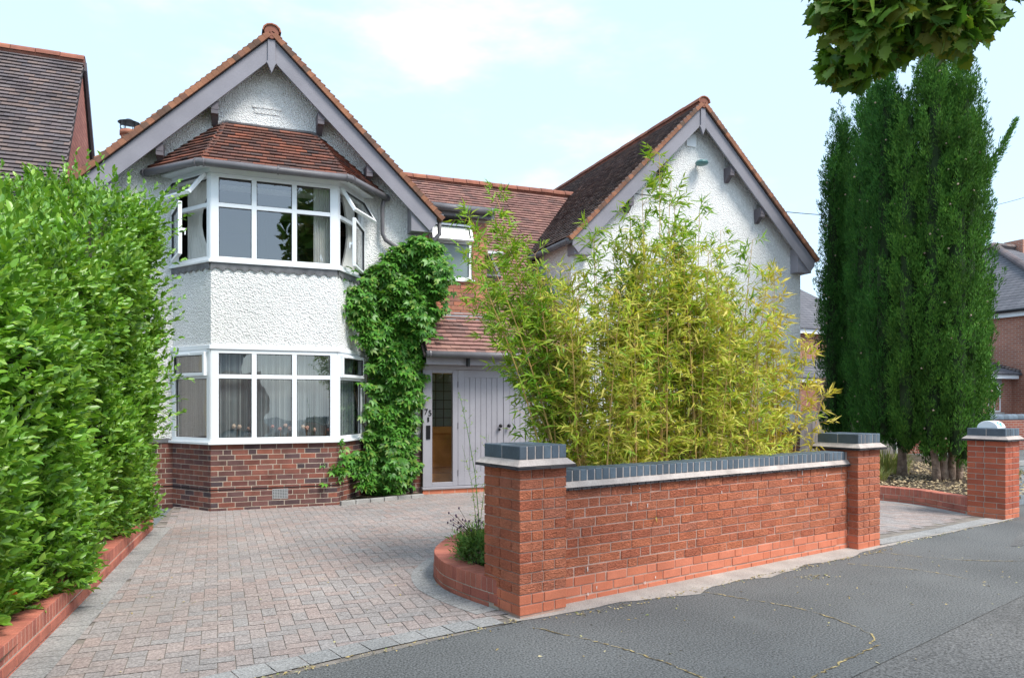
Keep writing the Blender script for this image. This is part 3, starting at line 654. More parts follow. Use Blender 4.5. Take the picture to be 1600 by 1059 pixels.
def ringprism(mb, off, z0, z1, inner_off=.12, ends=0):
    """polygon ring following the bay outline"""
    P = []
    for o in (off, -inner_off):
        n1, n2, n3 = F1.n, F2.n, F3.n
        k = math.tan((math.acos(max(-1,min(1,n1.dot(n2)))))/2)
        P.append([BA+n1*o - F1.u*(ends if o > 0 else 0), BB+n2*o-F2.u*(o*k), BC+n2*o+F2.u*(o*k), BD+n3*o + F3.u*(ends if o > 0 else 0)])
    for i in range(3):
        q = [P[0][i], P[0][i+1], P[1][i+1], P[1][i]]
        mb.hexa([up(p,z0) for p in q]+[up(p,z1) for p in q])
m = MB(); ringprism(m, .06, .948, .983, ends=.05); m.build('window_sill', M['upvc'], H, bevel=.003)
# upper
zu0, zu1, tu = 3.565, 4.80, 4.355
w, xs, rows = window('bay_window', H, F2, L2, zu0, zu1, (.58,1.14), tu, post=(.05,.05))
for F, L, left in ((F1,L1,True),(F3,L3,False)):
    w, xs, rows = window('bay_window', H, F, L, zu0, zu1, (), tu, openings={(0,0):True,(0,1):True}, post=(.03,.03))
    ww_ = xs[1]-xs[0]+.03; hh = rows[1][1]-rows[1][0]+.05
    # top-hung, tilted out about 38 deg
    a = R_(38 if left else 32); org = F.p(xs[0]-.015,.014,rows[1][1]+.03)
    zd = -(V((0,0,1))*math.cos(a) - F.n*math.sin(a))
    z_up = (V((0,0,1))*math.cos(a) - F.n*math.sin(a)); nn = (F.n*math.cos(a) + V((0,0,1))*math.sin(a))
    sf = Fr(org - z_up*hh, F.u, nn, z_up); sash('top_sash', w, sf, ww_, hh)
    # side-hung casement hinged on the wall side
    hc = rows[0][1]-rows[0][0]+.03; a = R_(24 if left else 13)
    if left:
        uu = (F.u*math.cos(a) + F.n*math.sin(a)); nn = (F.n*math.cos(a) - F.u*math.sin(a)); sf = Fr(F.p(xs[0]-.01,.02,rows[0][0]-.015), uu, nn)
        s_ = sash('casement', w, sf, ww_-.02, hc)
    else:
        uu = (-F.u*math.cos(a) + F.n*math.sin(a)); nn = (F.n*math.cos(a) + F.u*math.sin(a)); sf = Fr(F.p(xs[1]+.01,.02,rows[0][0]-.015), uu, nn)
        s_ = sash('casement', w, sf, ww_-.02, hc)
    part('handle', M['upvc'], s_, (ww_-.06,ww_-.04,-.05,0,hc*.45,hc*.5), (ww_-.06,ww_-.04,-.05,-.035,hc*.38,hc*.45), F=sf)
m = MB(); ringprism(m, .05, 3.528, 3.563, ends=.05); m.build('window_sill', M['upvc'], H, bevel=.003)
# lead apron with scalloped edge
m = MB()
for F, L in ((F1,L1),(F2,L2),(F3,L3)):
    k = int(L/.03); P = []
    for i in range(k+1):
        x = L*i/k; P.append((x, 3.405+.05*abs(math.sin(x*math.pi/.15))**.8+random.uniform(-.004,.004)))
    pts_ = [F.p(x,.012,z) for x, z in P]+[F.p(L,.02,3.528),F.p(0,.02,3.528)]
    for i in range(k): m.poly([F.p(P[i][0],.02,P[i][1]),F.p(P[i+1][0],.02,P[i+1][1]),F.p(P[i+1][0],.03,3.527),F.p(P[i][0],.03,3.527)])
m.build('lead_apron', M['ledge'], H)
m = MB(); ringprism(m, .02, 4.802, 4.87, ends=0); ringprism(m, .17, 4.871, 4.895, ends=.03); m.build('bay_soffit', M['upvc'], H)
# bay roof
E0, E1, E2, E3 = V((-.98,YW-.02,4.92)), V((-.2,11.04,4.885)), V((1.78,11.04,4.885)), V((2.56,YW-.02,4.92))
T0, T1 = V((.10,YW-.03,5.78)), V((1.42,YW-.03,5.78))
m = MB(); m.poly([E0,E1,T0]); m.poly([E1,E2,T1,T0]); m.poly([E2,E3,T1]); rf = m.build('bay_roof', M['bunder'], H)
m = MB(); tiles(m, E1, E2, T0, T1); tiles(m, E0, E1, T0, T0); tiles(m, E2, E3, T1, T1)
m.build('roof_tiles', M['tile_bay'], rf)
m = MB()
for a, b_ in ((E0+V((0,0,.03)),T0+V((0,0,.035))),(T0+V((0,0,.035)),T1+V((0,0,.035))),(T1+V((0,0,.035)),E3+V((0,0,.03)))): m.tube([a, b_], .02, 6)
m.build('lead_flashing', M['ledge'], rf)
def gutter(pts, par, r=.055, brk=.9):
    m = MB(); pts = [V(p) for p in pts]; m.tube(pts, r, 12); o = m.build('gutter', M['dgrey'], par, smooth=True)
    for a, b_ in zip(pts, pts[1:]):
        L = (b_-a).length; k = max(1, int(L/brk)); d = (b_-a).normalized()
        for i in range(k+1):
            p = a+d*(min(L-.03, .06+(L-.1)*i/k)); c = MB(); c.tube([p-d*.012, p+d*.012], r+.008, 12); c.build('gutter_bracket', M['dgrey'], o)
    return o
gutter([E0+V((-.03,-.05,-.03)), E1+V((-.04,-.06,-.035)), E2+V((.04,-.06,-.035)), E3+V((.03,-.05,-.03))], H, .052)
m = MB(); m.tube([(2.52,11.93,4.86),(2.50,11.95,4.75),(2.50,11.95,4.3),(2.55,11.95,4.2),(2.85,11.95,4.02),(2.97,11.95,3.9),(2.98,11.95,3.0),(2.98,11.95,0.05)], .034, 10); m.build('downpipe', M['dgrey'], H, smooth=True)
m = MB(); m.tube([(3.45,11.9,4.62),(3.45,11.9,4.36),(3.3,11.93,4.18),(2.99,11.95,4.02)], .036, 10); m.tube([(3.45,11.9,4.56),(3.45,11.9,4.68)], .055, 10, .075); m.build('downpipe', M['dgrey'], H, smooth=True)
# gable roofs
def gable_roof(px, pz, s, hl, hr, y0, y1, tm_l, tm_r, tl_, tr_, par, bw=.24):
    """px,pz ridge (underside line), s slope, half widths"""
    m = MB(); th = .05; k = math.sqrt(1+s*s)
    A = V((px-hl,y0,pz-s*hl)); B = V((px,y0,pz)); C = V((px+hr,y0,pz-s*hr)); dy = V((0,y1-y0,0)); nz = V((0,0,.05))
    m.prism([A, B, C, C+nz, B+nz, A+nz], dy); r = m.build('roof', M['bunder'], par)
    off = V((0,-.03,.06))
    for (P, Q, tm, ln, nm) in ((A,B,tm_l,tl_,'l'),(C,B,tm_r,tr_,'r')):
        t = MB()
        ydir = 1
        if nm == 'l': tiles(t, P+off+V((0,ln,0)), P+off, Q+off+V((0,ln,0)), Q+off, over=.05)
        else: tiles(t, P+off, P+off+V((0,ln,0)), Q+off, Q+off+V((0,ln,0)), over=.05)
        t.build('roof_tiles', tm, r)
    t = MB(); ridge(t, B+V((0,-.05,.09)), B+V((0,y1-y0,.09)), .12); t.build('ridge_tiles', M['ridge'], r)
    for sg, hw in ((-1,hl),(1,hr)):
        vg = MB(); Ls = hw*k; uu = V((sg,0,-s)).normalized(); nn = V((s*sg,0,1)).normalized(); i_ = 0; d_ = 0
        while d_ < Ls+.03:
            p_ = B+uu*d_; h0 = .008; lift = .012
            vg.prism([p_+nn*h0+V((0,-.035,0)), p_+uu*.098+nn*h0+V((0,-.035,0)), p_+uu*.098+nn*(.082+lift)+V((0,-.035,0)), p_+nn*.068+V((0,-.035,0))], (0,.12,0)); d_ += .1
        vg.build('verge_tiles', M['tile_verge'], r)
    # bargeboards
    bd = bw*k; yb = y0+.02
    for sg, hw in ((-1,hl),(1,hr)):
        b2 = MB(); x1_ = px+sg*hw
        P = [(px,yb,pz-.002),(x1_,yb,pz-s*hw-.002),(x1_,yb,pz-s*hw-.1),(x1_-sg*.12,yb,pz-s*hw-.235),(px,yb,pz-bd)]
        if sg < 0: P = P[::-1]
        b2.prism(P, (0,.035,0)); b2.build('bargeboard', M['grey'], par, bevel=.004)
        # boxed eaves end
        b3 = MB(); xi = x1_-sg*.42; zt = pz-s*(hw-.42)-bd+.02
        zb_ = pz-s*hw-.245
        P = [(x1_-sg*.06,yb+.037,zb_),(x1_-sg*.06,yb+.037,zb_+.2),(xi,yb+.037,zb_+.5),(xi,yb+.037,zb_)]
        if sg > 0: P = P[::-1]
        b3.prism(P, (0,.3,0)); b3.build('eaves_box', M['grey'], par)
    # finial pendant
    f = MB(); P = [(px-.055,yb-.025,pz-.05),(px-.055,yb-.025,pz-bd-.04),(px-.08,yb-.025,pz-bd-.06),(px-.055,yb-.025,pz-bd-.09),(px,yb-.025,pz-bd-.22),(px+.055,yb-.025,pz-bd-.09),(px+.08,yb-.025,pz-bd-.06),(px+.055,yb-.025,pz-bd-.04),(px+.055,yb-.025,pz-.05)]
    f.prism(P, (0,.05,0)); f.build('finial', M['grey'], par, bevel=.003)
    return r
gable_roof(GX, GZ, sl, 2.57, 2.60, 11.72, 20.2, M['tile_verge'], M['tile_verge'], 1.2, 1.2, H)
gable_roof(PX, PZ, 1.0, 2.80, 2.80, 11.83, 18.8, M['tile_dark'], M['tile_verge'], 6.96, 1.2, H)
def corbel(x, ztop, y, yb, par, sg):
    m = MB(); m.prism([(x-.045,y,ztop),(x-.045,y,ztop-.26),(x-.045,y-.04,ztop-.26),(x-.045,yb+.005,ztop-.1),(x-.045,yb+.005,ztop)][::-1], (.09,0,0))
    m.box(x-.05,x+.05,yb+.01,y,ztop-.16,ztop+.02)
    m.build('corbel', M['corbel'], par)
for x in (-.04,-.78,1.50,2.26): corbel(x, GZ-sl*abs(x-GX)-.33, YW, 11.77, H, 1)
for x in (7.9,7.15,9.45,10.2): corbel(x, PZ-abs(x-PX)-.34, WY, 11.88, H, 1)
# gutter ends on wing
gutter([(5.86,11.86,4.45),(5.86,18,4.45)], H, .055)
m = MB(); m.tube([(11.52,11.92,4.5),(11.52,12.3,4.5)], .055, 10); m.build('gutter', M['dgrey'], H, smooth=True)
# middle: main slope
zr = lambda y: y-9.3
ML, MR, RY = 3.17, 5.98, 15.7
m = MB(); m.prism([(ML-.05,11.66,2.32),(ML-.05,RY,zr(RY)-.04),(ML-.05,RY,zr(RY)-.1),(ML-.05,11.66,2.28)][::-1], (MR-ML+.07,0,0)); m.prism([(.8,13.2,zr(13.2)-.04),(.8,RY,zr(RY)-.04),(.8,RY+4,2.4),(.8,RY+3.9,2.4),(.8,RY,zr(RY)-.1),(.8,13.2,zr(13.2)-.1)][::-1], (8,0,0))
mrf = m.build('main_roof', M['bunder'], H)
t = MB(); tiles(t, (ML,11.66,2.36), (MR-.02,11.66,2.36), (ML,RY,6.40), (MR-.02,RY,6.40), w=.168)
tiles(t, (MR-.02,13.8,4.5), (8.7,13.8,4.5), (MR-.02,RY,6.40), (8.7,RY,6.40)); tiles(t, (1.5,13.9,4.6), (ML,13.9,4.6), (1.5,RY,6.40), (ML,RY,6.40))
t.build('roof_tiles', M['tile_mid'], mrf)
t = MB(); ridge(t, (1.5,RY,6.44), (8.8,RY,6.44), .12); t.build('ridge_tiles', M['ridge'], mrf)
# lead flashing between porch roof and wing wall
m = MB(); m.hexa([(5.94,11.62,2.36),(5.998,11.62,2.36),(5.998,13.6,4.34),(5.94,13.6,4.34),(5.96,11.62,2.5),(5.998,11.62,2.5),(5.998,13.6,4.48),(5.96,13.6,4.48)])
m.build('lead_flashing', M['lead'], mrf)
# dormer
DX0, DX1, DY, DZ = 3.17, 4.46, 12.36, 4.78
m = MB(); m.box(DX0,3.40,DY+.01,14.2,3.0,DZ); m.box(4.18,DX1,DY+.01,14.2,2.95,DZ); m.box(3.40,4.18,DY+.01,14.2,3.0,3.70); m.box(3.40,4.18,DY+.3,14.2,3.70,DZ); dm = m.build('dormer_wall', M['mortar'], H)
t = MB(); Fd = Fr((DX0,DY,0),(1,0,0),(0,-1,0))
for c in range(24):
    z = 3.02+c*.075
    if z+.065 > DZ: break
    if z+.04 < 3.70: course(t, Fd, 0, DX1-DX0, z, 's' if c%2 else 'sh', [0,.1,.05][c%3], depth=.012, proud=.004)
    else:
        course(t, Fd, 0, .225, z, 's', [0,.1][c%2], depth=.012, proud=.004); course(t, Fd, 1.015, DX1-DX0, z, 's', [0,.1][c%2], depth=.012, proud=.004)
t.build('brickwork', M['brick_d'], dm)
m = MB(); m.box(DX0-.02,DX1+.1,DY-.12,14.6,DZ+.002,DZ+.17); m.build('dormer_fascia', M['dgrey'], H)
m = MB(); m.box(DX0-.02,DX1+.13,DY-.14,14.7,DZ+.172,DZ+.2); m.build('flat_roof', M['ledge'], H)
gutter([(DX0+.0,DY-.18,DZ+.12),(DX1+.06,DY-.18,DZ+.12)], H, .058)
m = MB(); m.hexa([(DX0,DY-.16,2.93),(DX1+.03,DY-.16,2.93),(DX1+.03,DY-.002,3.07),(DX0,DY-.002,3.07),(DX0,DY-.165,2.945),(DX1+.03,DY-.165,2.945),(DX1+.03,DY-.008,3.12),(DX0,DY-.008,3.12)]); m.build('lead_flashing', M['lead'], H)
Fw = Fr((3.40,DY+.03,0),(1,0,0),(0,-1,0))
w, xs, rows = window('dormer_window', H, Fw, .78, 3.70, 4.66, (), 4.36, fr=.05, openings={(0,1):True}, glass='frost')
a = R_(24); z_up = V((0,math.sin(a),math.cos(a))); nn = V((0,-math.cos(a),math.sin(a))); hh = .33
s_ = sash('top_sash', w, Fr(Fw.p(.02,.014,4.65)-z_up*hh, (1,0,0), nn, z_up), .74, hh, glass='frost')
part('window_sill', M['upvc'], H, (3.38,4.22,DY-.05,DY+.03,3.665,3.698))
m = MB(); m.box(3.4,4.18,DY+.12,DY+.14,3.7,4.7); m.build('room_backdrop', M['roomd'], H)
# small open roof window right of dormer
kk = math.sqrt(.5); rs = V((0,kk,kk)); rn = V((0,-kk,kk))
Frw = Fr((4.50,13.1,zr(13.1)+.08), (1,0,0), rn, rs)
m = MB(); m.fb(Frw,0,.5,0,.07,0,.06); m.fb(Frw,0,.5,0,.07,.66,.72); m.fb(Frw,0,.05,0,.07,.06,.66); m.fb(Frw,.45,.5,0,.07,.06,.66); rw = m.build('roof_window', M['dgrey'], H)
m = MB(); m.fb(Frw,.05,.45,.005,.02,.06,.66); m.build('dark_infill', M['roomd'], rw)  # solid dark slab, its colour stands for the unlit room behind the sash
a = R_(35); z2 = rs*math.cos(a)-rn*math.sin(a); n2 = rn*math.cos(a)+rs*math.sin(a)
sash('raised_sash', rw, Fr(Frw.p(.02,.075,.70)-z2*.66, (1,0,0), n2, z2), .46, .66)
# porch -------------------------------------------------------------
PY = 11.95; Fp = Fr((0,PY,0),(1,0,0),(0,-1,0))
gutter([(3.14,11.58,2.33),(5.96,11.58,2.33)], H, .055, 1.0)
part('porch_fascia', M['doorgrey'], H, (3.18,5.97,11.72,11.76,2.17,2.34), (3.18,5.97,11.76,PY+.06,2.17,2.2), (3.18,5.97,PY-.03,PY+.05,2.10,2.168), bevel=.004)
for x in (3.86,5.3): part('gutter_strut', M['black'], H, (x,x+.04,11.63,11.72,2.14,2.29))
for a0, a1, a2, a3 in ((3.18,3.34,3.70,3.79),(5.45,5.54,5.86,5.97)):
    pf = part('sidelight', M['doorgrey'], H, (a0,a1,PY,PY+.07,.13,2.10),(a2,a3,PY,PY+.07,.13,2.10),(a1,a2,PY,PY+.07,.13,.2),(a1,a2,PY,PY+.07,2.04,2.10), bevel=.004)
    m = MB(); m.poly([(a1,PY+.035,.2),(a2,PY+.035,.2),(a2,PY+.035,2.04),(a1,PY+.035,2.04)]); m.build('glass', M['glassd'], pf)
part('post', M['doorgrey'], H, (5.972,6.10,PY-.03,PY+.12,.0,2.16), bevel=.004)
part('porch_sill', M['doorgrey'], H, (3.16,5.97,PY-.05,PY+.08,.09,.128), bevel=.004)
mk = MB(); Fs = Fr((3.17,PY-.02,0),(1,0,0),(0,-1,0)); wallbricks(mk, Fs, 0, 2.8, -.06, 2, ('s','s'), (0,.1), proud=.003)
o = mk.build('porch_step_bricks', M['brick_s'], H); part('mortar_joints', M['mortar'], o, (3.17,5.97,PY-.02,PY+.1,-.03,.088))
for (a_, b_, hx) in ((3.795,4.615,4.545),(4.625,5.445,4.70)):
    d = MB(); d.box(a_,b_,PY+.02,PY+.06,.135,2.095)
    # raised stiles around recessed tongue-and-groove
    for q in ((a_,a_+.11,.135,2.095),(b_-.11,b_,.135,2.095),(a_+.11,b_-.11,.135,.36),(a_+.11,b_-.11,1.97,2.095)): d.box(q[0],q[1],PY+.004,PY+.0195,q[2],q[3])
    k = 6; ww_ = (b_-a_-.22)/k
    for i in range(k): d.box(a_+.11+i*ww_+.004,a_+.11+(i+1)*ww_-.004,PY+.011,PY+.0195,.362,1.968)
    dd = d.build('door', M['doorgrey'], H, bevel=.002)
    hdl = MB(); hdl.tube([(hx,PY+.01,1.14),(hx,PY-.045,1.14)], .012, 8); hdl.ball((hx,PY-.06,1.14), .033, 12)
    if a_ < 4: hdl.ball((hx,PY-.005,1.075), .022, 10)
    hdl.build('door_knob', M['black'], dd, smooth=True)
    hx2 = a_-.004 if a_ < 4 else b_+.004
    for z in (.35,1.15,1.85): hg = MB(); hg.tube([(hx2,PY-.004,z-.05),(hx2,PY-.004,z+.05)], .008, 6); hg.build('hinge', M['dgrey'], dd)
# letter box, bell, number
part('letter_box', M['black'], H, (3.235,3.305,PY-.014,PY+.01,.93,1.16), bevel=.003)
part('door_bell', M['black'], H, (3.255,3.285,PY-.014,PY+.01,1.22,1.30), bevel=.006)
cu = bpy.data.curves.new('n', 'FONT'); cu.body = '75'; cu.size = .135; cu.extrude = .004
to = bpy.data.objects.new('n', cu); COL.objects.link(to); bpy.context.view_layer.update()
me = bpy.data.meshes.new_from_object(to.evaluated_get(bpy.context.evaluated_depsgraph_get())); bpy.data.objects.remove(to)
for v in me.vertices:
    x, y, z = v.co; v.co = (3.20+x*1.0, PY-.006-z, 1.345+y-(.022 if x > .07 else 0))
no = link('house_number', me, M['black'], H); no['label'] = 'black figures 75 on the grey porch frame'
# porch interior
m = MB(); m.box(3.3,5.9,12.6,12.65,0,2.3); m.box(3.2,3.25,12.05,12.6,0,2.3); m.build('porch_interior', mat('porch_wall', [(.60,.36,.2)], .8, namt=.1), H)
part('porch_floor', M['conc'], H, (3.25,5.9,12.06,12.6,.09,.1))
idr = part('inner_door', M['wood'], H, (3.32,3.42,12.5,12.58,.1,2.2),(4.0,4.1,12.5,12.58,.1,2.2),(3.42,4.0,12.5,12.58,.1,.3),(3.42,4.0,12.5,12.58,1.0,1.12),(3.42,4.0,12.5,12.58,2.05,2.2),(3.42,4.0,12.54,12.58,.3,1.0),(3.5,3.9,12.515,12.538,.4,.9), bevel=.006)
part('door_glass', M['frost'], idr, (3.42,4.0,12.535,12.55,1.12,2.05)); m = MB()
for i in range(1,4): m.box(3.42+.145*i-.006,3.42+.145*i+.006,12.528,12.534,1.12,2.05)
for i in range(1,6): m.box(3.42,4.0,12.522,12.5275,1.12+.155*i-.006,1.12+.155*i+.006)
m.build('leading', M['black'], idr)
# rooms behind the bay
def room(z0, z1, mt):
    m = MB(); x0, x1, y1 = -1.3, 2.85, 15.5
    m.box(x0,x1,y1,y1+.05,z0,z1); m.box(x0-.05,x0,YW+.26,y1,z0,z1); m.box(x1,x1+.05,YW+.26,y1,z0,z1); m.build('room_wall', mt, H)
    m = MB(); m.poly([up(BA,z0)+V((.1,.02,0)),up(BB,z0)+V((.08,.08,0)),up(BC,z0)+V((-.08,.08,0)),up(BD,z0)+V((-.1,.02,0)),(x1,YW+.02,z0),(x1,y1,z0),(x0,y1,z0),(x0,YW+.02,z0)])
    m.poly([up(BA,z1)+V((.1,.02,0)),up(BB,z1)+V((.08,.08,0)),up(BC,z1)+V((-.08,.08,0)),up(BD,z1)+V((-.1,.02,0)),(x1,YW+.02,z1),(x1,y1,z1),(x0,y1,z1),(x0,YW+.02,z1)]); m.build('room_floor', mt, H)
room(.94,2.355,M['room']); room(3.51,4.86,M['room'])
# curtains upstairs (gathered, hanging at the bay corners)
def curtain(name, pa, pb, z0, z1, mt, tie=0., amp=.03, f=60, nseg=60, strips=False, par=None):
    pa, pb = V(pa), V(pb); d = pb-pa; nn = V((-d.y,d.x,0)).normalized(); m = MB()
    rows_ = 8
    for i in range(nseg):
        quad = []
        for j in range(rows_):
            for jj in (j,):
                pass
        for j in range(rows_):
            P = []
            for (ii, jj) in ((i,j),(i+1,j),(i+1,j+1),(i,j+1)):
                t = ii/nseg; h_ = jj/rows_; sc = 1 - tie*math.sin(math.pi*min(1,(1-h_)*1.1))*.9 if tie else 1
                P.append(pa + d*(t*sc) + nn*(amp*math.sin(t*f)) + V((0,0,z0+(z1-z0)*h_)))
            if strips: m.poly(P)
            else: quad.append(P)
        if not strips:
            for P in quad: m.poly(P)
    if strips:
        return m.build(name, mt, par)
    me_o = m.build(name, mt, par, smooth=False); return me_o
def strips(name, pa, pb, z0, z1, mt, par, w=.022):
    """each pleat its own island so tones vary pleat by pleat"""
    pa, pb = V(pa), V(pb); d = pb-pa; L = d.length; u = d.normalized(); nn = V((-u.y,u.x,0)); m = MB(); x = 0
    while x < L:
        ww_ = random.uniform(.5,1.3)*w; a = pa+u*x; b_ = pa+u*min(L,x+ww_); c = (a+b_)/2+nn*.02
        i = len(m.v); m.v += [tuple(a+V((0,0,z0))),tuple(c+V((0,0,z0))),tuple(b_+V((0,0,z0))),tuple(a+V((0,0,z1))),tuple(c+V((0,0,z1))),tuple(b_+V((0,0,z1)))]
        m.f += [(i,i+1,i+4,i+3),(i+1,i+2,i+5,i+4)]; x += ww_
    return m.build(name, mt, par)
strips('net_curtain', BB+V((.03,.11,0)), BC+V((-.03,.11,0)), 1.0, 2.34, M['net'], H)
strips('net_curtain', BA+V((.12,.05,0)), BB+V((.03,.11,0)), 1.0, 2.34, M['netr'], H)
strips('net_curtain', BC+V((-.03,.11,0)), BD+V((-.12,.05,0)), 1.0, 2.34, M['net'], H)
curtain('curtain', BA+V((.2,.06,0)), BA+V((.55,-.45,0)), 3.52, 4.8, M['curtain'], tie=.5, amp=.02, f=45, par=H)
curtain('curtain', BD+V((-.15,.0,0)), BD+V((-.42,-.42,0)), 3.52, 4.8, M['curtain'], tie=.5, amp=.02, f=45, par=H)
curtain('curtain', BC+V((-.33,.13,0)), BC+V((-.05,.13,0)), 3.52, 4.8, M['curtain'], amp=.015, f=50, par=H)
fl_ = MB()
for x in (.22,.29,.42,.75,.85,.93,1.0,1.18,1.24,1.35,1.55):
    fl_.ball((x, 11.335, random.uniform(1.12,1.24)), random.uniform(.022,.036), 8, jit=.2)
stem = MB()
for x in (.25,.42,.85,.95,1.22,1.5): stem.tube([(x,11.335,.99),(x+.02,11.335,1.16)], .006, 5)
fo = fl_.build('flower_display', M['petal']); tag(fo, 'dried pale and red roses on the sill behind the ground floor bay glass', 'flowers')
stem.build('stem', M['twig'], fo)
# chimney
m = MB(); m.box(-1.95,-1.25,16.0,16.7,4.6,6.3); ch = m.build('chimney', M['fbrick'], H)
m = MB(); m.tube([(-1.62,16.3,6.3),(-1.62,16.3,6.35),(-1.62,16.3,6.9)], .17, 14, .145); m.tube([(-1.62,16.3,6.8),(-1.62,16.3,6.88)], .175, 14); m.build('chimney_pot', M['terra'], ch, smooth=True)
m = MB()
for k in range(6): a = k*1.047; m.tube([(-1.62+.15*math.cos(a),16.3+.15*math.sin(a),6.88),(-1.62+.16*math.cos(a),16.3+.16*math.sin(a),7.06)], .01, 4)
m.tube([(-1.62,16.3,7.05),(-1.62,16.3,7.07),(-1.62,16.3,7.12)], .21, 14, .06); m.tube([(-1.62,16.3,6.95),(-1.62,16.3,6.97)], .17, 14, cap=False); m.build('cowl', M['black'], ch)
# overhead cable
m = MB(); P = [V((7.12,11.86,5.42)).lerp(V((31,19,10.1)), i/30) - V((0,0,.8*math.sin(math.pi*i/30))) for i in range(31)]; m.tube(P, .009, 5)
tag(m.build('overhead_cable', M['black']), 'thin dark cable running from the right gable across the sky', 'cable')
# ================================================================== LEFT NEIGHBOUR
Nn = empty('neighbour_house', (-6,15.1,0), 'neighbouring house at far left with dark tiled roof and red tile-hung gable end', 'house')
nx = -2.62
m = MB(); m.prism([(nx,15.15,-.03),(nx,15.15,5.25),(nx,17.3,8.35),(nx,19.5,5.25),(nx,19.5,-.03)], (-9,0,0)); m.build('wall', M['cream'], Nn)
m = MB(); m.prism([(nx+.012,15.65,5.2),(nx+.012,15.55,5.8),(nx+.012,17.3,8.33),(nx+.012,19.3,5.2)], (.025,0,0)); m.build('hung_tiles', M['hung'], Nn)
m = MB(); m.prism([(nx+.07,14.95,5.10),(nx+.07,17.3,8.48),(nx+.07,19.7,5.10),(nx+.07,19.7,5.02),(nx+.07,17.3,8.38),(nx+.07,14.95,5.02)][::-1], (-9,0,0)); nr = m.build('roof', M['bunder'], Nn)
t = MB(); tiles(t, (nx-5.2,14.93,5.13), (nx+.08,14.93,5.13), (nx-5.2,17.28,8.50), (nx+.08,17.28,8.50), th=.02, w=.17, jit=.006, g=.108); t.build('roof_tiles', M['tile_nbr'], nr)
t = MB(); ridge(t, (nx-5,17.3,8.55), (nx+.1,17.3,8.55), .13, .42); t.build('ridge_tiles', M['ridge'], nr)
m = MB(); m.tube([(nx-5,14.85,5.06),(nx+.05,14.85,5.06)], .06, 10); m.build('gutter', M['black'], Nn, smooth=True)
t = MB(); ns = V((0,.571,.821)); nn_ = V((0,-.821,.571)); Fv = Fr(V((-4.3,15.3,5.66)), (1,0,0), nn_, ns); t.fb(Fv,0,.5,.03,.05,0,.22); t.fb(Fv,-.4,.0,.03,.22,-.02,.34); t.tube([Fv.p(.1,.04,.28),Fv.p(.1,.14,.3)],.04,8); t.build('flue_flashing', M['foil'], nr)
m = MB(); m.prism([(nx+.071,17.3,8.52),(nx+.071,19.8,5.0),(nx+.071,19.8,4.85),(nx+.071,17.3,8.35)], (.05,0,0)); m.build('bargeboard', M['corbel'], Nn)
# ================================================================== RIGHT NEIGHBOURS
Rn = empty('brick_house', (28,18,0), 'red brick corner house with grey hipped roof at right edge beyond the side road', 'house')
m = MB(); m.box(26.4,36,15.8,26.2,-.03,4.75); m.build('wall', M['fbrick'], Rn)
m = MB(); A = [V((26.1,15.5,4.8)),V((36.3,15.5,4.8)),V((36.3,26.5,4.8)),V((26.1,26.5,4.8))]; T1_, T2_ = V((30,21,8.0)), V((33,21,8.0))
m.poly([A[0],A[1],T2_,T1_]); m.poly([A[1],A[2],T2_]); m.poly([A[2],A[3],T1_,T2_]); m.poly([A[3],A[0],T1_]); m.poly(A[::-1]); r = m.build('roof', M['slate'], Rn)
t = MB(); 
for a, b_ in ((A[0],T1_),(A[3],T1_),(T1_,T2_)): ridge(t, a+V((0,0,.08)), b_+V((0,0,.08)), .14)
t.build('hip_tiles', M['tile_nbr'], r)
part('chimney', M['fbrick'], r, (31.2,31.9,20.6,21.4,7.3,8.35))
m = MB(); m.box(26.18,26.3,15.6,26.4,4.58,4.75); m.box(26.2,36,15.6,15.7,4.58,4.75); m.build('fascia', M['upvc'], Rn)
m = MB(); m.tube([(26.05,15.5,4.78),(26.05,26.5,4.78)], .06, 8); m.build('gutter', M['black'], Rn)
m = MB(); m.tube([(26.3,17.05,4.7),(26.3,17.05,0)], .05, 8); m.build('downpipe', M['black'], Rn)
ex = part('extension_wall', M['fbrick'], Rn, (20,26.395,17.8,20.5,-.03,2.42))
m = MB(); m.prism([(19.7,17.45,2.58),(19.7,19.6,3.25),(19.7,19.6,2.5),(19.7,17.45,2.5)][::-1], (6.75,0,0)); xr = m.build('extension_roof', M['slate'], Rn)
m = MB()
for i in range(16): m.box(26.3,26.5,17.5+i*.13,17.6+i*.13,2.62+i*.042,2.70+i*.042)
m.build('stepped_edge_tiles', M['tile_dark'], xr)
part('extension_fascia', M['upvc'], Rn, (19.8,26.3,17.5,17.56,2.37,2.498))
Fx = Fr((25.15,17.8,0),(1,0,0),(0,-1,0))
w, xs, rows = window('small_window', Rn, Fx, .62, 1.2, 2.16, (.3,), 1.8, fr=.05, openings={(0,1):True}, glass='frost')
a = R_(35); z_up = V((0,math.sin(a),math.cos(a))); nn = V((0,-math.cos(a),math.sin(a))); sash('top_sash', w, Fr(Fx.p(.03,.02,2.12)-z_up*.32, (1,0,0), nn, z_up), .28, .32, glass='frost')
part('window_sill', M['kerb'], Rn, (25.1,25.85,17.7,17.81,1.12,1.19)); part('lintel', M['kerb'], Rn, (25.1,25.82,17.78,17.81,2.18,2.42))
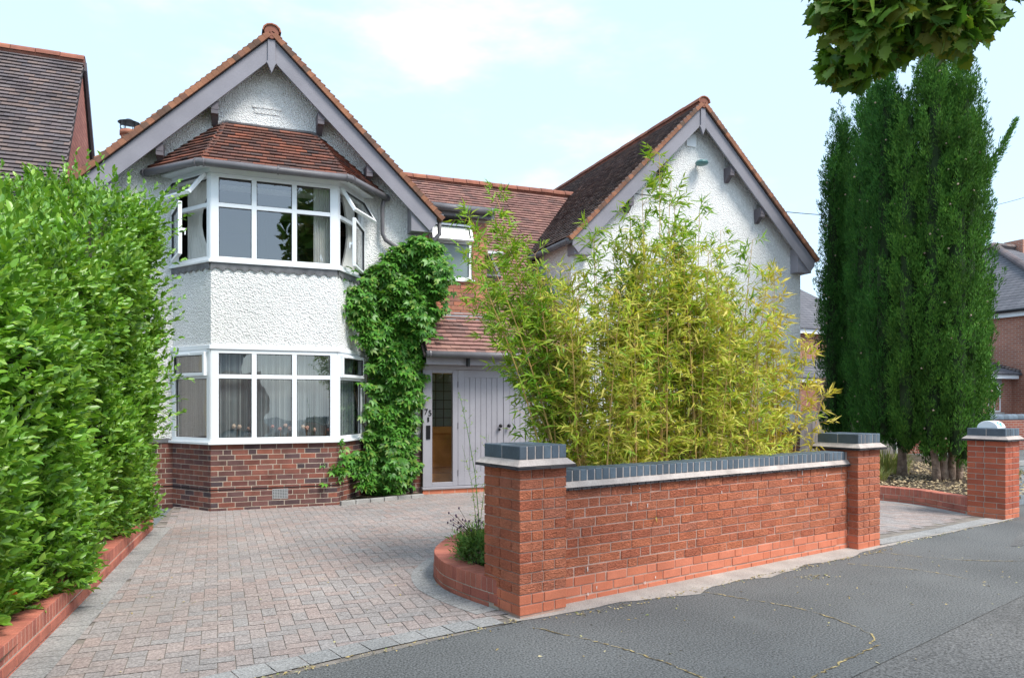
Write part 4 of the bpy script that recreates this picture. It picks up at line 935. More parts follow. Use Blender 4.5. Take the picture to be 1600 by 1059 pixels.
# hanging topiary ball
tb = MB(); tb.ball((24.3,17.0,1.83), .15, 12, jit=.05); tbo = tb.build('topiary_ball', M['topi']); tag(tbo, 'small round green topiary ball hanging in front of the far white window', 'topiary ball')
n = 500; d = rdir(n); leaves('leaf_shell', np.array((24.3,17.0,1.83))+d*.14, d+rng.normal(size=(n,3))*.5, d, .05, .03, T_SP, M['topi'], tbo)
m = MB(); m.tube([(24.3,17.0,1.95),(24.3,17.0,2.35),(24.6,17.4,2.45),(24.8,17.79,2.45)], .012, 5); m.build('hanger', M['black'], tbo)
gw = part('garden_wall', M['fbrick2'], None, (17,34,15.2,15.42,-.03,1.03)); tag(gw, 'dark red brick boundary wall with blue rounded coping across the side road', 'garden wall')
m = MB(); x = 17
while x < 34: m.tube([(x,15.31,1.06),(x+.21,15.31,1.06)], .13, 10); x += .215
m.build('coping', M['blue'], gw)
# second far brick house seen between white gable and cypresses
Fh = empty('brick_house', (20,23,0), 'distant red brick house with lean-to, glimpsed between the right gable and the cypresses', 'house')
part('wall', M['fbrick'], Fh, (20.3,25.9,23.2,29,-.03,4.4)); m = MB(); m.prism([(20.0,22.9,4.45),(20.0,26,6.6),(20.0,29.3,4.45)], (6.2,0,0)); 
m = MB(); A = [V((20.0,22.9,4.5)),V((26.2,22.9,4.5)),V((26.2,29.3,4.5)),V((20.0,29.3,4.5))]; T1_, T2_ = V((22.6,26,6.9)), V((23.6,26,6.9))
m.poly([A[0],A[1],T2_,T1_]); m.poly([A[1],A[2],T2_]); m.poly([A[2],A[3],T1_,T2_]); m.poly([A[3],A[0],T1_]); m.poly(A[::-1]); m.build('roof', M['slate'], Fh)
part('fascia', M['upvc'], Fh, (20.1,26.1,22.98,23.05,4.3,4.48)); part('fascia', M['upvc'], Fh, (19.9,24,21.76,21.82,2.3,2.46)); part('lean_to_wall', M['fbrick'], Fh, (20.2,23.8,21.9,23.19,-.03,2.35))
m = MB(); m.prism([(19.9,21.7,2.48),(19.9,23.19,3.3),(19.9,23.19,2.4)][::-1], (4.1,0,0)); m.build('lean_to_roof', M['slate'], Fh)
# fence
fe = empty('timber_fence', (14.5,14.6,0), 'weathered dark grey timber fence with pale concrete post behind the cypresses', 'fence')
m = MB(); x = 12.2
while x < 17.5: m.box(x, x+.115, 15.0+random.uniform(-.008,.008), 15.02, .05, 1.33+random.uniform(-.01,.02)); x += .12
m.box(12.2,17.5,15.03,15.07,.3,.38); m.box(12.2,17.5,15.03,15.07,1.1,1.18); m.build('boards', M['fence'], fe)
for x in (13.72,15.6,17.4): part('post', M['kerb'], fe, (x,x+.1,14.93,15.03,0,1.42))
# white rounded object behind far pillar
m = MB(); c0 = W(8.08,.30,1.195); m2 = []; N_ = 12
for e_ in (0, .16):
    for j in range(N_+1): t = math.pi*j/N_; m.v.append(tuple(W(7.98+e_*1.5, .27-.13*math.cos(t), 1.196+.10*math.sin(t))))
for j in range(N_): m.f.append((j,j+1,N_+1+j+1,N_+1+j))
m.f.append(tuple(range(N_,-1,-1))); m.f.append(tuple(range(N_+1,2*N_+2))); m.f.append((0,N_+1,2*N_+1,N_))
pt = m.build('plastic_tub', M['upvc'], None, bevel=.004); tag(pt, 'white half-round plastic tub with cyan marking on top of the farthest pillar', 'tub')
# cyan ring mark on its right side of the curved shell
m = MB(); 
def shell(t, e_): return W(7.98+e_*1.5, .27-.132*math.cos(t), 1.196+.1025*math.sin(t))
for cx_, rr_ in ((.75,.030),(.40,.018)):
    for j in range(14):
        a0, a1 = 6.283*j/14, 6.283*(j+1)/14
        q = []
        for a_, r_ in ((a0,1),(a1,1),(a1,.5),(a0,.5)): q.append(shell(cx_+math.sin(a_)*rr_*8*r_, .08+math.cos(a_)*rr_*1.4*r_))
        m.poly(q)
m.build('printed_mark', M['cyan'], pt)
# opposite house (seen only as reflections in the glass)
Oh = empty('rendered_house', (0,-17,0), 'pale rendered house across the road, visible only as a reflection in the bay glass', 'house')
part('wall', M['opp'], Oh, (-9,1.0,-26,-18,0,4.6)); part('bay', mat('opp_bay', [(.52,.36,.3)], .9), Oh, (-.2,2.2,-18,-17.2,0,3.0)); m = MB(); m.prism([(-9.3,-17.7,4.55),(-9.3,-22,7.2),(-9.3,-26.3,4.55)], (10.6,0,0)); m.build('roof', M['tile_dark'], Oh)
for x in (-7,-4,-1.5):
    for z in (1.0,3.0): part('window', M['black'], Oh, (x,x+1.2,-17.99,-17.95,z,z+1.1))
# ================================================================== VEGETATION
def shoots(n, base, nrm, L, k, leafL, leafW, T, spread=.9, upb=.5, outb=.7, jl=.3):
    """n shoots: returns leaf arrays"""
    d = nrm*outb + rng.normal(size=(n,3))*.35; d[:,2] += upb; d /= np.linalg.norm(d, axis=1, keepdims=True)
    Ls = L*rng.uniform(.5,1.3,n)
    t = np.tile(np.linspace(.12,1,k), n); idx = np.repeat(np.arange(n), k)
    P = base[idx] + d[idx]*(Ls[idx]*t)[:,None]
    a = rng.normal(size=(n*k,3)); a -= d[idx]*(a*d[idx]).sum(1)[:,None]; a /= np.linalg.norm(a, axis=1, keepdims=True)
    sp = spread*(1-.55*t)[:,None]
    D = d[idx]*(1-.2*spread) + a*sp
    N = d[idx]*.6 + np.array((0,0,.5)) - a*.5 + rng.normal(size=(n*k,3))*.25
    s = rng.uniform(1-jl,1+jl,n*k)
    return P, D, N, leafL*s, leafW*s
# --- hedge
hg = empty('hedge', (-1.8,7,.1), 'tall dense bright green leafy hedge on the left above the brick edge', 'hedge')
htop = lambda y: np.interp(y, (3,4.5,5.3,6.4,7.4,8.6,9.4,10.3), (1.95,2.12,2.42,2.62,2.95,3.45,3.88,3.86))
hx = lambda y: -1.20+.085*(y-4.5)
def bump2(y, z): return .09*np.sin(y*2.3+z*1.1)+.09*np.sin(z*3.7-y*1.9)+.07*np.sin(y*6.1+z*4.3)
nS = 6600; y = 3.2+(10.15-3.2)*rng.random(nS)**.9; zt = htop(y); z = .15+(zt-.3)*rng.random(nS)
low = np.clip((z-.15)/.5,0,1); x = hx(y)-.10+bump2(y,z)-(1-low)*.12-.25*np.clip((z/zt-.8)/.2,0,1)**2
endr = np.clip((y-9.7)/.45,0,1); x -= .35*endr**2
b1 = np.stack([x,y,z],1); n1 = np.stack([np.ones(nS), .25*endr*2, .15*np.ones(nS)],1)
nT = 1900; y = rng.uniform(3.4,10.1,nT); x = hx(y)-rng.uniform(.15,2.2,nT); z = htop(y)-.1+.1*np.sin(x*4+y*3)+.06*np.sin(y*7)-.12*np.clip(-(x-hx(y))-.8,0,2)
b2 = np.stack([x,y,z],1); n2 = np.tile((.2,-.1,1.),(nT,1))
nE = 900; x = hx(10.1)-rng.uniform(.1,1.8,nE); z = rng.uniform(.3,4.1,nE); b3 = np.stack([x,10.15+.1*np.sin(z*3),z],1); n3 = np.tile((.3,1.,.1),(nE,1))
nF = 700; x = hx(3.3)-rng.uniform(.1,1.8,nF); z = rng.uniform(.3,2.5,nF); b4 = np.stack([x,3.25+.1*np.sin(z*3),z],1); n4 = np.tile((.3,-1.,.1),(nF,1))
base = np.concatenate([b1,b2,b3,b4]); nrm = np.concatenate([n1,n2,n3,n4])
A = shoots(len(base), base, nrm, .22, 11, .062, .029, T_OV)
leaves('foliage', *A, T_OV, M['hedge'], hg)
# long stray shoots
ns = 150; y = rng.uniform(4,10.1,ns); sb = np.stack([hx(y)-rng.uniform(.05,.9,ns), y, htop(y)-.05], 1)
ys = rng.uniform(8.5,10.1,60); sb2 = np.stack([hx(ys)+.02, ys, rng.uniform(1,3.9,60)],1)
sb = np.concatenate([sb,sb2]); sn = np.concatenate([np.tile((.1,0,1.),(ns,1)), np.tile((1.,.3,.3),(60,1))])
leaves('stray_shoots', *shoots(len(sb), sb, sn, .40, 12, .068, .032, T_OV, outb=1.), T_OV, M['hedge'], hg)
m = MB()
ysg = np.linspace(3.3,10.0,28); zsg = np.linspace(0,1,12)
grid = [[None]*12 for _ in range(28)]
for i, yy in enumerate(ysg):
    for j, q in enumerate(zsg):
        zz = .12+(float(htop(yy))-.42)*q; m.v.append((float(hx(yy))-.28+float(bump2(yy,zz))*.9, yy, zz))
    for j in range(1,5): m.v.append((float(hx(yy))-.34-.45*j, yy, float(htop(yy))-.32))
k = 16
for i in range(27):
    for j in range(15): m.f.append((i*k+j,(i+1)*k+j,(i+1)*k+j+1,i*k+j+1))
m.f.append(tuple(27*k+j for j in range(k))); m.build('inner_shade_core', mat('hedge_core_shade', [(.035,.05,.018),(.06,.06,.03)], 1, nscale=9, namt=.5), hg)  # closed dark core: the shade deep in the hedge is put into its colour
m = MB()
for i in range(45):
    yy = random.uniform(3.6,10); xx = float(hx(yy))-random.uniform(.1,.5); m.tube([(xx,yy,.1),(xx+random.uniform(-.1,.1),yy+.1,.7)], .012, 5)
m.build('stems', M['twig'], hg)
# --- creeper
cl = empty('climbing_plant', (2.6,11.8,.05), 'leafy green creeper climbing the white wall between bay window and porch', 'climbing plant')
zz = np.array((.05,.3,.5,.62,.8,1.0,1.4,1.85,2.25,2.66,3.07,3.38,3.69,3.9,4.15,4.3)); xa = np.array((2.3,2.15,1.95,1.75,2.15,2.3,2.25,2.3,2.3,2.05,1.95,2.0,2.2,2.55,2.75,3.0)); xb = np.array((2.75,2.95,3.05,3.02,3.0,3.0,3.02,3.1,3.15,3.3,3.45,3.52,3.55,3.5,3.45,3.2))
n = 6200; z = rng.uniform(.05,4.25,n)
wdt = np.interp(z,zz,xb)-np.interp(z,zz,xa); keep = rng.random(n) < wdt/1.45+.08; z = z[keep]; n = len(z)
f_ = rng.random(n); x = np.interp(z,zz,xa)+f_*(np.interp(z,zz,xb)-np.interp(z,zz,xa)) + .06*np.sin(z*17)+.04*np.sin(z*41) + rng.normal(size=n)*.085*(rng.random(n)<.3)
dep = (.08+.30*np.sin(np.pi*f_)*np.clip(z/1.2,.45,1))*(.65+.22*np.sin(z*5+x*6)+.22*np.sin(z*13-x*11)); y = YW-.06-dep*rng.uniform(.35,1.,n)
y = np.where((x<2.25)&(z<3.5), np.minimum(y, 11.55), y)
P = np.stack([x,y,z],1); D = np.stack([rng.normal(size=n)*.6, -rng.uniform(.2,.9,n), rng.normal(size=n)*.35-.35],1); N = np.stack([rng.normal(size=n)*.3, -rng.uniform(.4,1,n), rng.uniform(.4,1.2,n)],1)
leaves('foliage', P, D, N, rng.uniform(.10,.17,n), rng.uniform(.10,.17,n), T_PA, M['climb'], cl)
nn0 = 420; q = rng.random(nn0); t_ = rng.choice(5, nn0); ax = np.array([(1.7,.62),(1.98,3.1),(3.42,3.6),(3.05,2.9),(2.6,.5)])[t_]
P = np.stack([ax[:,0]+rng.normal(size=nn0)*.10, 11.45+rng.uniform(-.1,.3,nn0)-.15*(t_==0), ax[:,1]+rng.normal(size=nn0)*.16],1); leaves('side_shoots', P, D[:nn0], N[:nn0], .12, .12, T_PA, M['climb'], cl)
m = MB()
for i in range(7):
    x0_ = 2.35+i*.08; P = [V((x0_+.08*math.sin(k*.9+i)+.04*k*(i-3)*.35, YW-.05-.03*math.sin(k+i), .04+k*.33)) for k in range(12)]; m.tube(P, .013, 5, .006)
m.build('stem', M['twig'], cl)
# --- bamboo
def bamboo(name, label, group, culms, leafmat, lp=8, leaf=(.085,.013), bl=.30, dens=1., first=.35):
    bx = W(culms[0][0], culms[0][1], .19); e = empty(name, bx, label, 'bamboo', group); m = MB(); LP, LD, LN = [], [], []
    br = MB()
    for (s, t, ds, dt, hgt, nb) in culms:
        p0 = W(s, t, .19); p1 = W(s+ds, t+dt, .19+hgt); mid = W(s+ds*.28, t+dt*.3, .19+hgt*.55)
        K = int(hgt/.16)+2; pts_ = []
        for k in range(K+1):
            q = k/K; pts_.append(p0*(1-q)**2+mid*(2*q*(1-q))+p1*q*q)
        m.tube(pts_, .009, 5, .0025)
        for k in range(K+1):
            q = k/K
            if q < first*random.uniform(.5,1.1): continue
            for b_ in range(max(1, int(round(nb*dens*random.uniform(.6,1.4))))):
                a = random.uniform(0,6.283); el = random.uniform(.15,1.0); d = V((math.cos(a)*math.cos(el), math.sin(a)*math.cos(el)*.8, math.sin(el))); L = bl*random.uniform(.4,1.2)*(1-.45*q)
                e_ = pts_[k]+d*L+V((0,0,-.25*L*L)); br.tube([pts_[k], pts_[k].lerp(e_,.5)+V((0,0,.015)), e_], .0022, 3, .001, cap=False)
                nl = max(3, int(lp*random.uniform(.6,1.3)))
                for l in range(nl):
                    f = .3+.7*(l+1)/nl; LP.append(pts_[k].lerp(e_, f)+V([random.uniform(-.012,.012) for _ in range(3)]))
                    dd = d*.75+V((random.gauss(0,.6),random.gauss(0,.6),random.gauss(-.15,.5))); LD.append(dd); LN.append((random.gauss(0,.5),random.gauss(-.3,.5),random.uniform(.3,1)))
    n = len(LP); s_ = rng.uniform(.6,1.35,n)
    m.build('culms', M['culm'], e); br.build('branches', M['culm'], e)
    leaves('foliage', np.array([tuple(p) for p in LP]), np.array([tuple(p) for p in LD]), np.array(LN), leaf[0]*s_, leaf[1]*s_, T_LA, leafmat, e)
    return n
random.seed(5)
# s = metres along wall from near pillar, t behind wall face
cm = []
for i in range(112):
    s = min(4.0, max(1.1, random.gauss(2.4,.85))); h = np.interp(s, (1.0,1.4,1.9,2.5,3.0,3.4,3.9), (2.3,2.8,2.85,3.0,2.85,2.5,2.2))*random.uniform(.6,1.0)**.8
    cm.append((s, random.uniform(.42,1.05), random.uniform(-.25,.25), random.uniform(-.15,.35), h, 3.2))
nl = bamboo('bamboo_clump', 'dense yellow-green bamboo clump standing behind the low brick wall', 'bamboo behind the front wall', cm, M['bamboo'], lp=12, bl=.36, first=.12, leaf=(.095,.0155))
cm = [(random.uniform(1.4,3.3), random.uniform(.5,1.), random.uniform(-.2,.25), random.uniform(-.1,.3), random.uniform(2.85,3.3), 1.8) for _ in range(9)]+[(2.05,.6,.08,.1,3.72,2.2),(2.1,.7,.3,.1,3.55,2.0),(1.9,.6,-.1,.0,3.3,1.8),(2.3,.7,.15,.1,3.4,2.),(2.5,.6,.2,.1,3.3,1.8),(1.75,.7,.1,.1,3.1,1.6)]
bamboo('tall_bamboo', 'tallest upright green bamboo canes rising in front of the right gable', 'bamboo behind the front wall', cm, M['bamboo_g'], lp=13, bl=.36, first=.45, leaf=(.095,.016), dens=1.2)
random.seed(9)
cm = []
for i in range(16):
    s = random.uniform(.95,1.5); cm.append((s, random.uniform(.5,1.), random.uniform(-.85,-.1), random.uniform(.1,.8), random.uniform(2.2,2.95), 1.9))
cm.append((1.15,.8,-.25,.9,3.4,1.3))
bamboo('arching_bamboo', 'thin green bamboo canes arching left in front of the middle roof and grey doors', 'bamboo behind the front wall', cm, M['bamboo_g'], lp=12, bl=.32, first=.42, leaf=(.095,.016), dens=1.5)
cm = [(3.85,.6,.05,.1,2.75,2.2),(3.9,.7,.12,.1,2.6,2.),(4.0,.55,.22,.0,2.0,1.6),(3.75,.6,-.05,.1,2.3,2),(4.1,.5,.35,-.05,1.5,1.8)]
bamboo('yellow_bamboo', 'slender yellowing bamboo canes at the right end by the second pillar', 'bamboo behind the front wall', cm, M['bamboo_y'], lp=11, bl=.34, first=.2, leaf=(.105,.019), dens=1.4)
rng = np.random.default_rng(33); random.seed(3)
# --- cypresses
def cypress(label, bx, by, z0, subs, lm, npl, side=None, trunks=1, group='cypresses in the bark bed', seed=0):
    """a fluted column of several close leaders; subs = (dx, dy, radius, z bottom, z top)"""
    e = empty('cypress_tree', (bx, by, .17), label, 'cypress', group)
    prof = lambda q: np.interp(q, (0,.05,.18,.5,.72,.88,1.0), (.45,.80,1.0,1.0,.88,.60,.04))
    area = np.array([s_[2]*(s_[4]-s_[3]) for s_ in subs]); cnt = (npl*area/area.sum()).astype(int)
    PP, DD, NN, SS = [], [], [], []; cn = MB(); core = MB()
    for (dx, dy, r, zb, zt), n in zip(subs, cnt):
        q = rng.random(n)**.9*.97; a = rng.uniform(0,6.283,n)
        rr = r*prof(q)*(1+.16*np.sin(a*4+q*5+dx*9))*rng.uniform(.6,1.08,n); z = zb+(zt-zb)*q
        lx = bx+dx+(-dx*.15)*q; ly = by+dy
        base = np.stack([lx+rr*.8*np.cos(a), ly+rr*.8*np.sin(a), z-.1],1)
        d = np.stack([np.cos(a)*.26+rng.normal(size=n)*.07, np.sin(a)*.26+rng.normal(size=n)*.07, np.ones(n)],1); d /= np.linalg.norm(d,axis=1,keepdims=True)
        Lp = rng.uniform(.28,.62,n); k = 96
        t = rng.random((n,k)); ang = rng.uniform(0,6.283,(n,k)); w_ = .075*np.sin(np.pi*np.clip(t*.9+.1,0,1))**.6*rng.uniform(.4,1.,(n,k))
        off = np.stack([np.cos(ang)*w_, np.sin(ang)*w_, np.zeros_like(t)],2)
        P = (base[:,None,:]+d[:,None,:]*(Lp[:,None]*t)[:,:,None]+off).reshape(-1,3)
        D = (d[:,None,:]*.8+off/.075*.65).reshape(-1,3)+rng.normal(size=(n*k,3))*.22; N = off.reshape(-1,3)/.075+rng.normal(size=(n*k,3))*.5
        PP.append(P); DD.append(D); NN.append(N)
        for j in rng.choice(n, 22): cn.ball(base[j]+d[j]*Lp[j]*.6+np.array((math.cos(a[j]),math.sin(a[j]),0))*.07, .018, 6)
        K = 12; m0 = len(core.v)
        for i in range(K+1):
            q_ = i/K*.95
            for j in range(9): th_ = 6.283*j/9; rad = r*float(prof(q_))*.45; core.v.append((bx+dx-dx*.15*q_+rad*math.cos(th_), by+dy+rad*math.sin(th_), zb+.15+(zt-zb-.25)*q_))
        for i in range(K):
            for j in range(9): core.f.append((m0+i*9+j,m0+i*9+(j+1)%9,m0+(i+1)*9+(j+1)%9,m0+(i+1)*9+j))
    if side:
        (sa, sz, sl_, se) = side; o = np.array((bx+.45*math.cos(sa), by+.45*math.sin(sa), sz)); dd = np.array((math.cos(sa)*math.cos(se), math.sin(sa)*math.cos(se), math.sin(se)))
        kk2 = 2200; tt = rng.random(kk2); cen = o+dd*(sl_*tt)[:,None]+np.array((0,0,1))*(.25*tt*tt)[:,None]; ww_ = (.10*(1-tt*.75))[:,None]
        ofs = rng.normal(size=(kk2,3))*ww_*.6; PP.append(cen+ofs); DD.append(dd+ofs*6+rng.normal(size=(kk2,3))*.2); NN.append(ofs+rng.normal(size=(kk2,3))*.1)
    P = np.concatenate(PP); s_ = rng.uniform(.6,1.3,len(P))
    leaves('foliage', P, np.concatenate(DD), np.concatenate(NN), .062*s_, .016*s_, T_SP, lm, e)
    tag(cn.build('cones', M['cone'], e), kind='stuff'); core.build('inner_shade_core', M['cypcore'], e)  # dark core columns block see-through and paint the shade between leaders
    for k_ in range(trunks):
        m = MB(); ox = (k_-(trunks-1)/2)*.17; rt = .105 if trunks == 1 else .075
        m.tube([(bx+ox,by,.1),(bx+ox*1.1+.01,by,.3),(bx+ox*1.2,by-.01,.5),(bx+ox*1.6,by,1.0),(bx+ox,by,2.)], rt, 10, .05)
        m.build('trunk', M['bark'], e, smooth=True)
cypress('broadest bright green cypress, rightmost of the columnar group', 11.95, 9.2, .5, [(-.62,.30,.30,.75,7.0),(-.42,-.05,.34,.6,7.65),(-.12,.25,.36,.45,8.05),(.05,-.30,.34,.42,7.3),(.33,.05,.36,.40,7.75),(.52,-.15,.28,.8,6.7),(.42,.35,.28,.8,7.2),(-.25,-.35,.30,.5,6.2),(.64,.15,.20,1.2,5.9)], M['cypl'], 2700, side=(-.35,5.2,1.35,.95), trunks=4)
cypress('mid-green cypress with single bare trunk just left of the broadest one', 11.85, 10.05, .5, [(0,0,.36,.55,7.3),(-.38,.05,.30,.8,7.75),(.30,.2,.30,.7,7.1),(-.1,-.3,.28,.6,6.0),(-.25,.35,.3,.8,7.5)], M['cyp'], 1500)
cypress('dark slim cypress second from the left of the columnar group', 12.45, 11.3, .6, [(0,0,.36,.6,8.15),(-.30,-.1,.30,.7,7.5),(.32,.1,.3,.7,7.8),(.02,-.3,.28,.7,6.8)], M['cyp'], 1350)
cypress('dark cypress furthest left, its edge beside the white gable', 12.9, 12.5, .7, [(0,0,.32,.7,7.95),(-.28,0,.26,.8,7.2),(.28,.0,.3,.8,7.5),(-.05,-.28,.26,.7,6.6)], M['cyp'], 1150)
# mulch chips
n = 5200; P = []
while len(P) < n:
    x, y = random.uniform(9.6,14.8), random.uniform(7.2,12.2)
    if x < 9.95+.0 and y < 9.4 and not (x > 9.9 or y > 8.4): continue
    if x < 9.98 and 7 < y < 9: continue
    P.append((x,y,.18+random.uniform(0,.035)))
D = rdir(n,0,(1,1,.25)); N = np.tile((0,0,1.),(n,1))+rng.normal(size=(n,3))*.5
tag(leaves('bark_mulch', P, D, N, rng.uniform(.03,.08,n), rng.uniform(.02,.05,n), T_SP, M['mulch'], None), kind='stuff')
def tuft(name, c, n, h, spread, mt, label, cat, group=None, rad=.12, w=.012, droop=0):
    a = rng.uniform(0,6.283,n); r0 = rng.random(n)**.5*rad
    P = np.stack([c[0]+r0*np.cos(a), c[1]+r0*np.sin(a), np.full(n,c[2])],1); D = np.stack([np.cos(a)*spread*rng.random(n), np.sin(a)*spread*rng.random(n), np.ones(n)],1); N = np.stack([-np.cos(a),-np.sin(a),.6*np.ones(n)],1)
    T = (np.array([(0,-.3,0),(0,.3,0),(.5,.5,.06),(.5,-.5,.06),(1,0,-.12-droop)],float),[(0,3,2,1),(3,4,2)])
    o = leaves(name, P, D, N, h*rng.uniform(.5,1.1,n), w, T, mt, None); tag(o, label, cat, group); return o
for i, (x, y, n, h, lb) in enumerate(((11.1,10.6,420,.62,'pale green feathery grass left of the bare cypress trunk, behind the second pillar'),(12.2,10.7,380,.6,'pale grass clump just behind and right of the bare cypress trunk'),(11.75,8.35,140,.34,'small grass tuft on the bark in front of the multi-stemmed trunks'),(12.6,8.6,160,.45,'grass tuft right of the trunks, against the farthest pillar'),(10.75,9.6,120,.3,'low grass tuft at the left corner of the mulched bed'))):
    tuft('grass_tuft', (x,y,.17), n, h, .9, M['grass'], lb, 'grass tuft', 'grasses in the bark bed', rad=.42 if n > 300 else .14, w=.014)
# shrub in near planter
sh = empty('lavender_shrub', (2.05,5.85,.2), 'bushy green shrub with thin dark seedheads in the planter beside the nearest pillar', 'shrub')
n = 380; d = rdir(n, .35, (1,1,.8)); ctr = np.array((2.03,5.86,.27)); base = ctr+d*np.array((.13,.20,.15))*rng.uniform(.3,1,(n,1))
leaves('foliage', *shoots(n, base, d, .13, 8, .045, .011, T_LA, upb=.5), T_LA, M['shrub'], sh)
m = MB(); hd = MB()
for i in range(26):
    a = random.uniform(2.2,4.6) if i < 18 else random.uniform(0,6.28); L = random.uniform(.2,.36); p = V((2.03,5.86,.36)); q = p+V((math.cos(a)*L*.75, math.sin(a)*L*.6+.02, L*random.uniform(.45,1))); m.tube([p,p.lerp(q,.5)+V((0,0,.02)),q], .0018, 3); hd.ball(q, .008, 6, sz=1.5)
m.build('flower_stalks', M['twig'], sh); tag(hd.build('seedheads', M['purple'], sh), kind='stuff')
tuft('grass_tuft', (2.1,5.5,.2), 90, .42, .7, M['shrub'], 'bright green strappy grass blades pressed against the nearest pillar', 'grass tuft', rad=.09, w=.010)
# tall thin weed
tw = empty('tall_weed', (2.0,5.75,.2), 'tall wispy yellow-green weed rising in front of the grey double doors', 'weed')
m = MB(); P = [V((2.0,5.75,.2)),V((2.0,5.74,.6)),V((1.97,5.74,.95)),V((1.9,5.75,1.35)),V((1.84,5.76,1.62))]; m.tube(P, .005, 5, .0015); LP = []
P2 = [V((1.99,5.75,.5)),V((1.94,5.75,.9)),V((1.86,5.75,1.2))]; m.tube(P2, .003, 4, .001); P3 = [V((2.,5.75,.4)),V((2.06,5.75,.9)),V((2.09,5.75,1.28))]; m.tube(P3, .003, 4, .001)
for L in (P,P2,P3):
    for k in range(len(L)-1):
        for _ in range(9):
            q = L[k].lerp(L[k+1], random.random()); d = V((random.gauss(0,1),random.gauss(0,1),random.uniform(.2,1))).normalized()*random.uniform(.02,.10); m.tube([q,q+d], .0009, 3); LP += [tuple(q+d*f) for f in (.6,.8,1)]
m.build('stems', M['shrub'], tw); n = len(LP); leaves('foliage', LP, rdir(n,.2), rdir(n), .02, .008, T_LA, M['bamboo_g'], tw)
# weeds at left edge of frame
tuft('strap_leaf_plant', (-1.42,5.05,.15), 60, .38, 1.2, M['shrub'], 'strap-leaved green plant at bottom left beside the brick edge', 'plant', rad=.1, w=.016, droop=.15)
nf = empty('nasturtium', (-1.25,5.3,.15), 'small plant with bright orange flowers at the hedge foot, bottom left', 'flower')
n = 34; c = np.array([(-1.25,5.25,.26),(-1.22,5.5,.28)])[rng.choice(2,n)]; leaves('foliage', c+rng.normal(size=(n,3))*np.array((.07,.09,.04)), rdir(n,.1), np.tile((.2,-.3,1.),(n,1)), .075, .05, T_OV, M['hedge'], nf)
c = np.repeat(np.array([(-1.19,5.42,.36),(-1.21,5.50,.34),(-1.17,5.68,.33)]),7,0); leaves('petals', c, rdir(21,.1), np.tile((.2,-.8,1.),(21,1)), .035, .028, T_OV, M['orange'], nf)
m = MB()
for q in ((-1.19,5.42,.36),(-1.21,5.50,.34),(-1.17,5.68,.33)): m.tube([(-1.25,5.4,.15),q], .003, 4)
m.build('stem', M['shrub'], nf)
# --- maple overhead: trunk to the right of and behind the camera
mp = empty('maple_tree', (5.6,-3.8,0), 'dark green maple branch with broad lobed leaves hanging into the top right corner', 'tree')
m = MB(); m.tube([(5.6,-3.8,-.05),(5.55,-3.8,1.2),(5.5,-3.8,2.6),(5.3,-3.85,4.2),(5.0,-3.9,6),(4.8,-4,8)], .26, 12, .08); m.build('trunk', M['bark'], mp, smooth=True)
m = MB(); lim = [V((5.38,-3.8,3.9)),V((5.8,-1.6,4.9)),V((5.7,.9,4.9)),V((4.9,2.6,4.75)),V((3.75,3.15,4.25))]; m.tube(lim, .07, 8, .012)
tips = []
for i in range(70):
    q = random.uniform(.35,1)*3.99; k = int(q); a = lim[k].lerp(lim[k+1], q-k); e_ = a+V((random.gauss(0,.5),random.gauss(0,.45),abs(random.gauss(0,.15)))); m.tube([a,a.lerp(e_,.5)+V((0,0,.04)),e_], .008, 4, .003); tips.append((a,e_))
m.build('limb', M['bark'], mp)
P = []
def cam(u, v, w): 
    a = (u-800)/1150; return V((a*.9285*w+.3714*w, -a*.3714*w+.9285*w, 1.55+(628-v)/1150*w))
# foliage pad of the visible bough: an ellipsoidal spray about 4.5 m away
random.seed(21); C0 = V((3.80,3.11,3.90))
rgt = V((.9285,-.3714,0)); fw = V((.3714,.9285,0)); tw_ = MB(); DL = []
for (dr, dz, k_) in ((-.50,-.13,80),(-.40,-.24,60),(-.28,-.04,90),(-.27,-.22,90),(-.06,.05,110),(-.10,-.18,110),(.10,-.17,90),(.24,.0,90),(.22,-.14,70),(.42,.02,70),(.52,.11,40),(-.5,.08,80),(-.2,.2,110),(.1,.22,110),(.36,.26,90),(0,.4,120),(-.40,.32,100),(.55,.4,80),(.33,-.08,50),(-.30,-.27,40)):
    cc = C0+rgt*dr+fw*random.uniform(-.28,.28)+V((0,0,dz)); a0 = C0+rgt*(dr*.35+.1)+fw*.1+V((0,0,dz*.3+.25)); tw_.tube([a0, a0.lerp(cc,.55)+V((0,0,.05)), cc], .009, 4, .003)
    for _ in range(int(k_*2.3)):
        d = V((random.gauss(0,1),random.gauss(0,1),random.gauss(0,.7))).normalized()*random.random()**.5*.17
        p = cc+d; P.append(p); DL.append(d*3+rgt*dr*.6+V((random.gauss(0,.35),random.gauss(0,.35),-.35+random.gauss(0,.3))))
        if random.random() < .25: tw_.tube([cc.lerp(p,.2), p], .0022, 3, cap=False)
tw_.build('twigs', M['bark'], mp)
n = len(P); P = np.array([tuple(p) for p in P]); D = np.array([tuple(d) for d in DL]); N = rng.normal(size=(n,3))*.5+np.array((-.1,-.25,.85))
leaves('hanging_foliage', P, D, N, rng.uniform(.06,.115,n), rng.uniform(.065,.12,n), T_MA, M['maple'], mp)
n = 5200; d = rdir(n)*(rng.random((n,1))**.35); P = np.array((4.6,-4.0,7.4))+d*np.array((2.6,2.6,2.6)); leaves('crown', P, rdir(n,-.3), rng.normal(size=(n,3))+np.array((0,0,.8)), .22, .24, T_MA, M['maple'], mp)
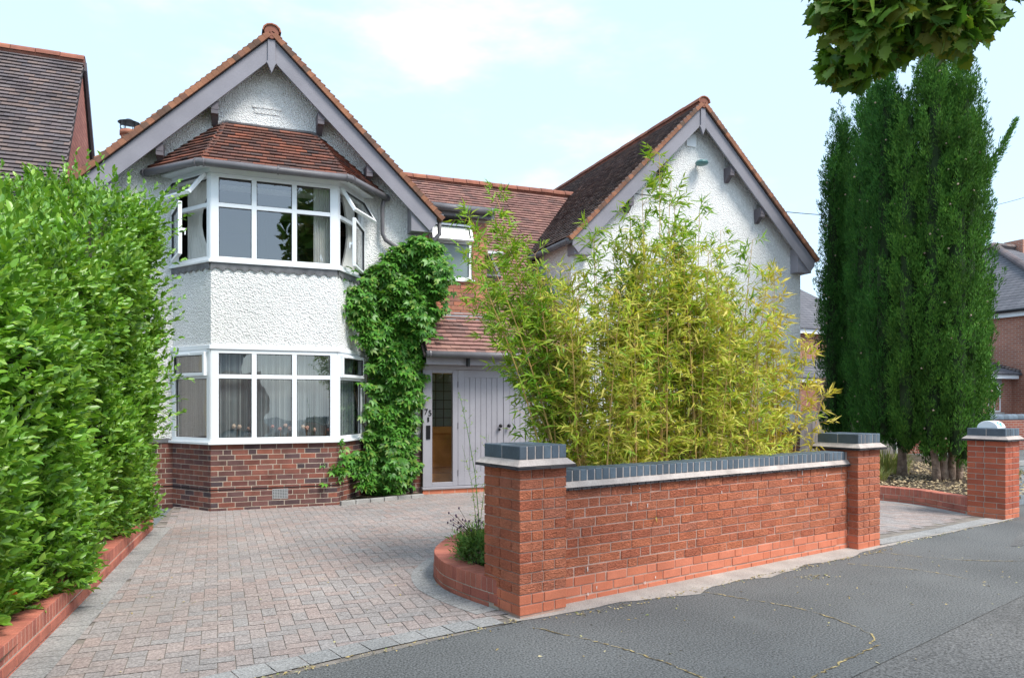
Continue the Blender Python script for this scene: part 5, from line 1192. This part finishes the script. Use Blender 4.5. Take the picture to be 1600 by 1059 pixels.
# ================================================================== SKY, SUN, CAMERA
wd = bpy.data.worlds.new('World'); S.world = wd; wd.use_nodes = True; nt = wd.node_tree; nd = nt.nodes; lk = nt.links
bg = nd['Background']; sky = nd.new('ShaderNodeTexSky'); sky.sky_type = 'NISHITA'; sky.sun_disc = False
EL, AZ = 54, 150
sky.sun_elevation = R_(EL); sky.sun_rotation = R_(AZ); sky.air_density = 1.; sky.dust_density = 1.5; sky.ozone_density = 1.5
tc = nd.new('ShaderNodeTexCoord'); mpn = nd.new('ShaderNodeMapping'); mpn.inputs['Scale'].default_value = (1,1,2.6); mpn.inputs['Location'].default_value = (.35,.1,0); lk.new(tc.outputs['Generated'], mpn.inputs[0])
nz = nd.new('ShaderNodeTexNoise'); nz.inputs['Scale'].default_value = 2.4; nz.inputs['Detail'].default_value = 7; nz.inputs['Roughness'].default_value = .55; lk.new(mpn.outputs[0], nz.inputs['Vector'])
mr = nd.new('ShaderNodeMapRange'); mr.interpolation_type = 'SMOOTHSTEP'; mr.inputs[1].default_value = .52; mr.inputs[2].default_value = .82; lk.new(nz.outputs['Fac'], mr.inputs[0])
hz = nd.new('ShaderNodeMixRGB'); hz.inputs[0].default_value = .68; hz.inputs[2].default_value = (2.85,3.7,4.4,1); lk.new(sky.outputs[0], hz.inputs[1])
mx = nd.new('ShaderNodeMixRGB'); lk.new(mr.outputs[0], mx.inputs[0]); lk.new(hz.outputs[0], mx.inputs[1]); mx.inputs[2].default_value = (4.9,5.3,5.5,1)
lk.new(mx.outputs[0], bg.inputs[0]); bg.inputs[1].default_value = .15
sd = bpy.data.lights.new('sun', 'SUN'); sd.energy = 2.0; sd.angle = R_(20); sd.color = (1,.95,.87); so = bpy.data.objects.new('sun', sd); COL.objects.link(so)
dv = V((math.sin(R_(AZ))*math.cos(R_(EL)), math.cos(R_(AZ))*math.cos(R_(EL)), math.sin(R_(EL)))); so.rotation_euler = dv.to_track_quat('Z','Y').to_euler()
cd_ = bpy.data.cameras.new('camera'); co = bpy.data.objects.new('camera', cd_); COL.objects.link(co); S.camera = co
cd_.sensor_width = 36; cd_.lens = 1150/1600*36; cd_.shift_y = (628-529.5)/1600; cd_.clip_end = 1000; cd_.clip_start = .05
co.location = (0,0,1.55); co.rotation_euler = (R_(90),0,-R_(21.8))
S.view_settings.view_transform = 'Standard'; S.view_settings.look = 'None'; S.view_settings.exposure = 1.12; S.view_settings.gamma = 1
S.render.engine = 'CYCLES'; S.cycles.max_bounces = 8; S.cycles.transparent_max_bounces = 12
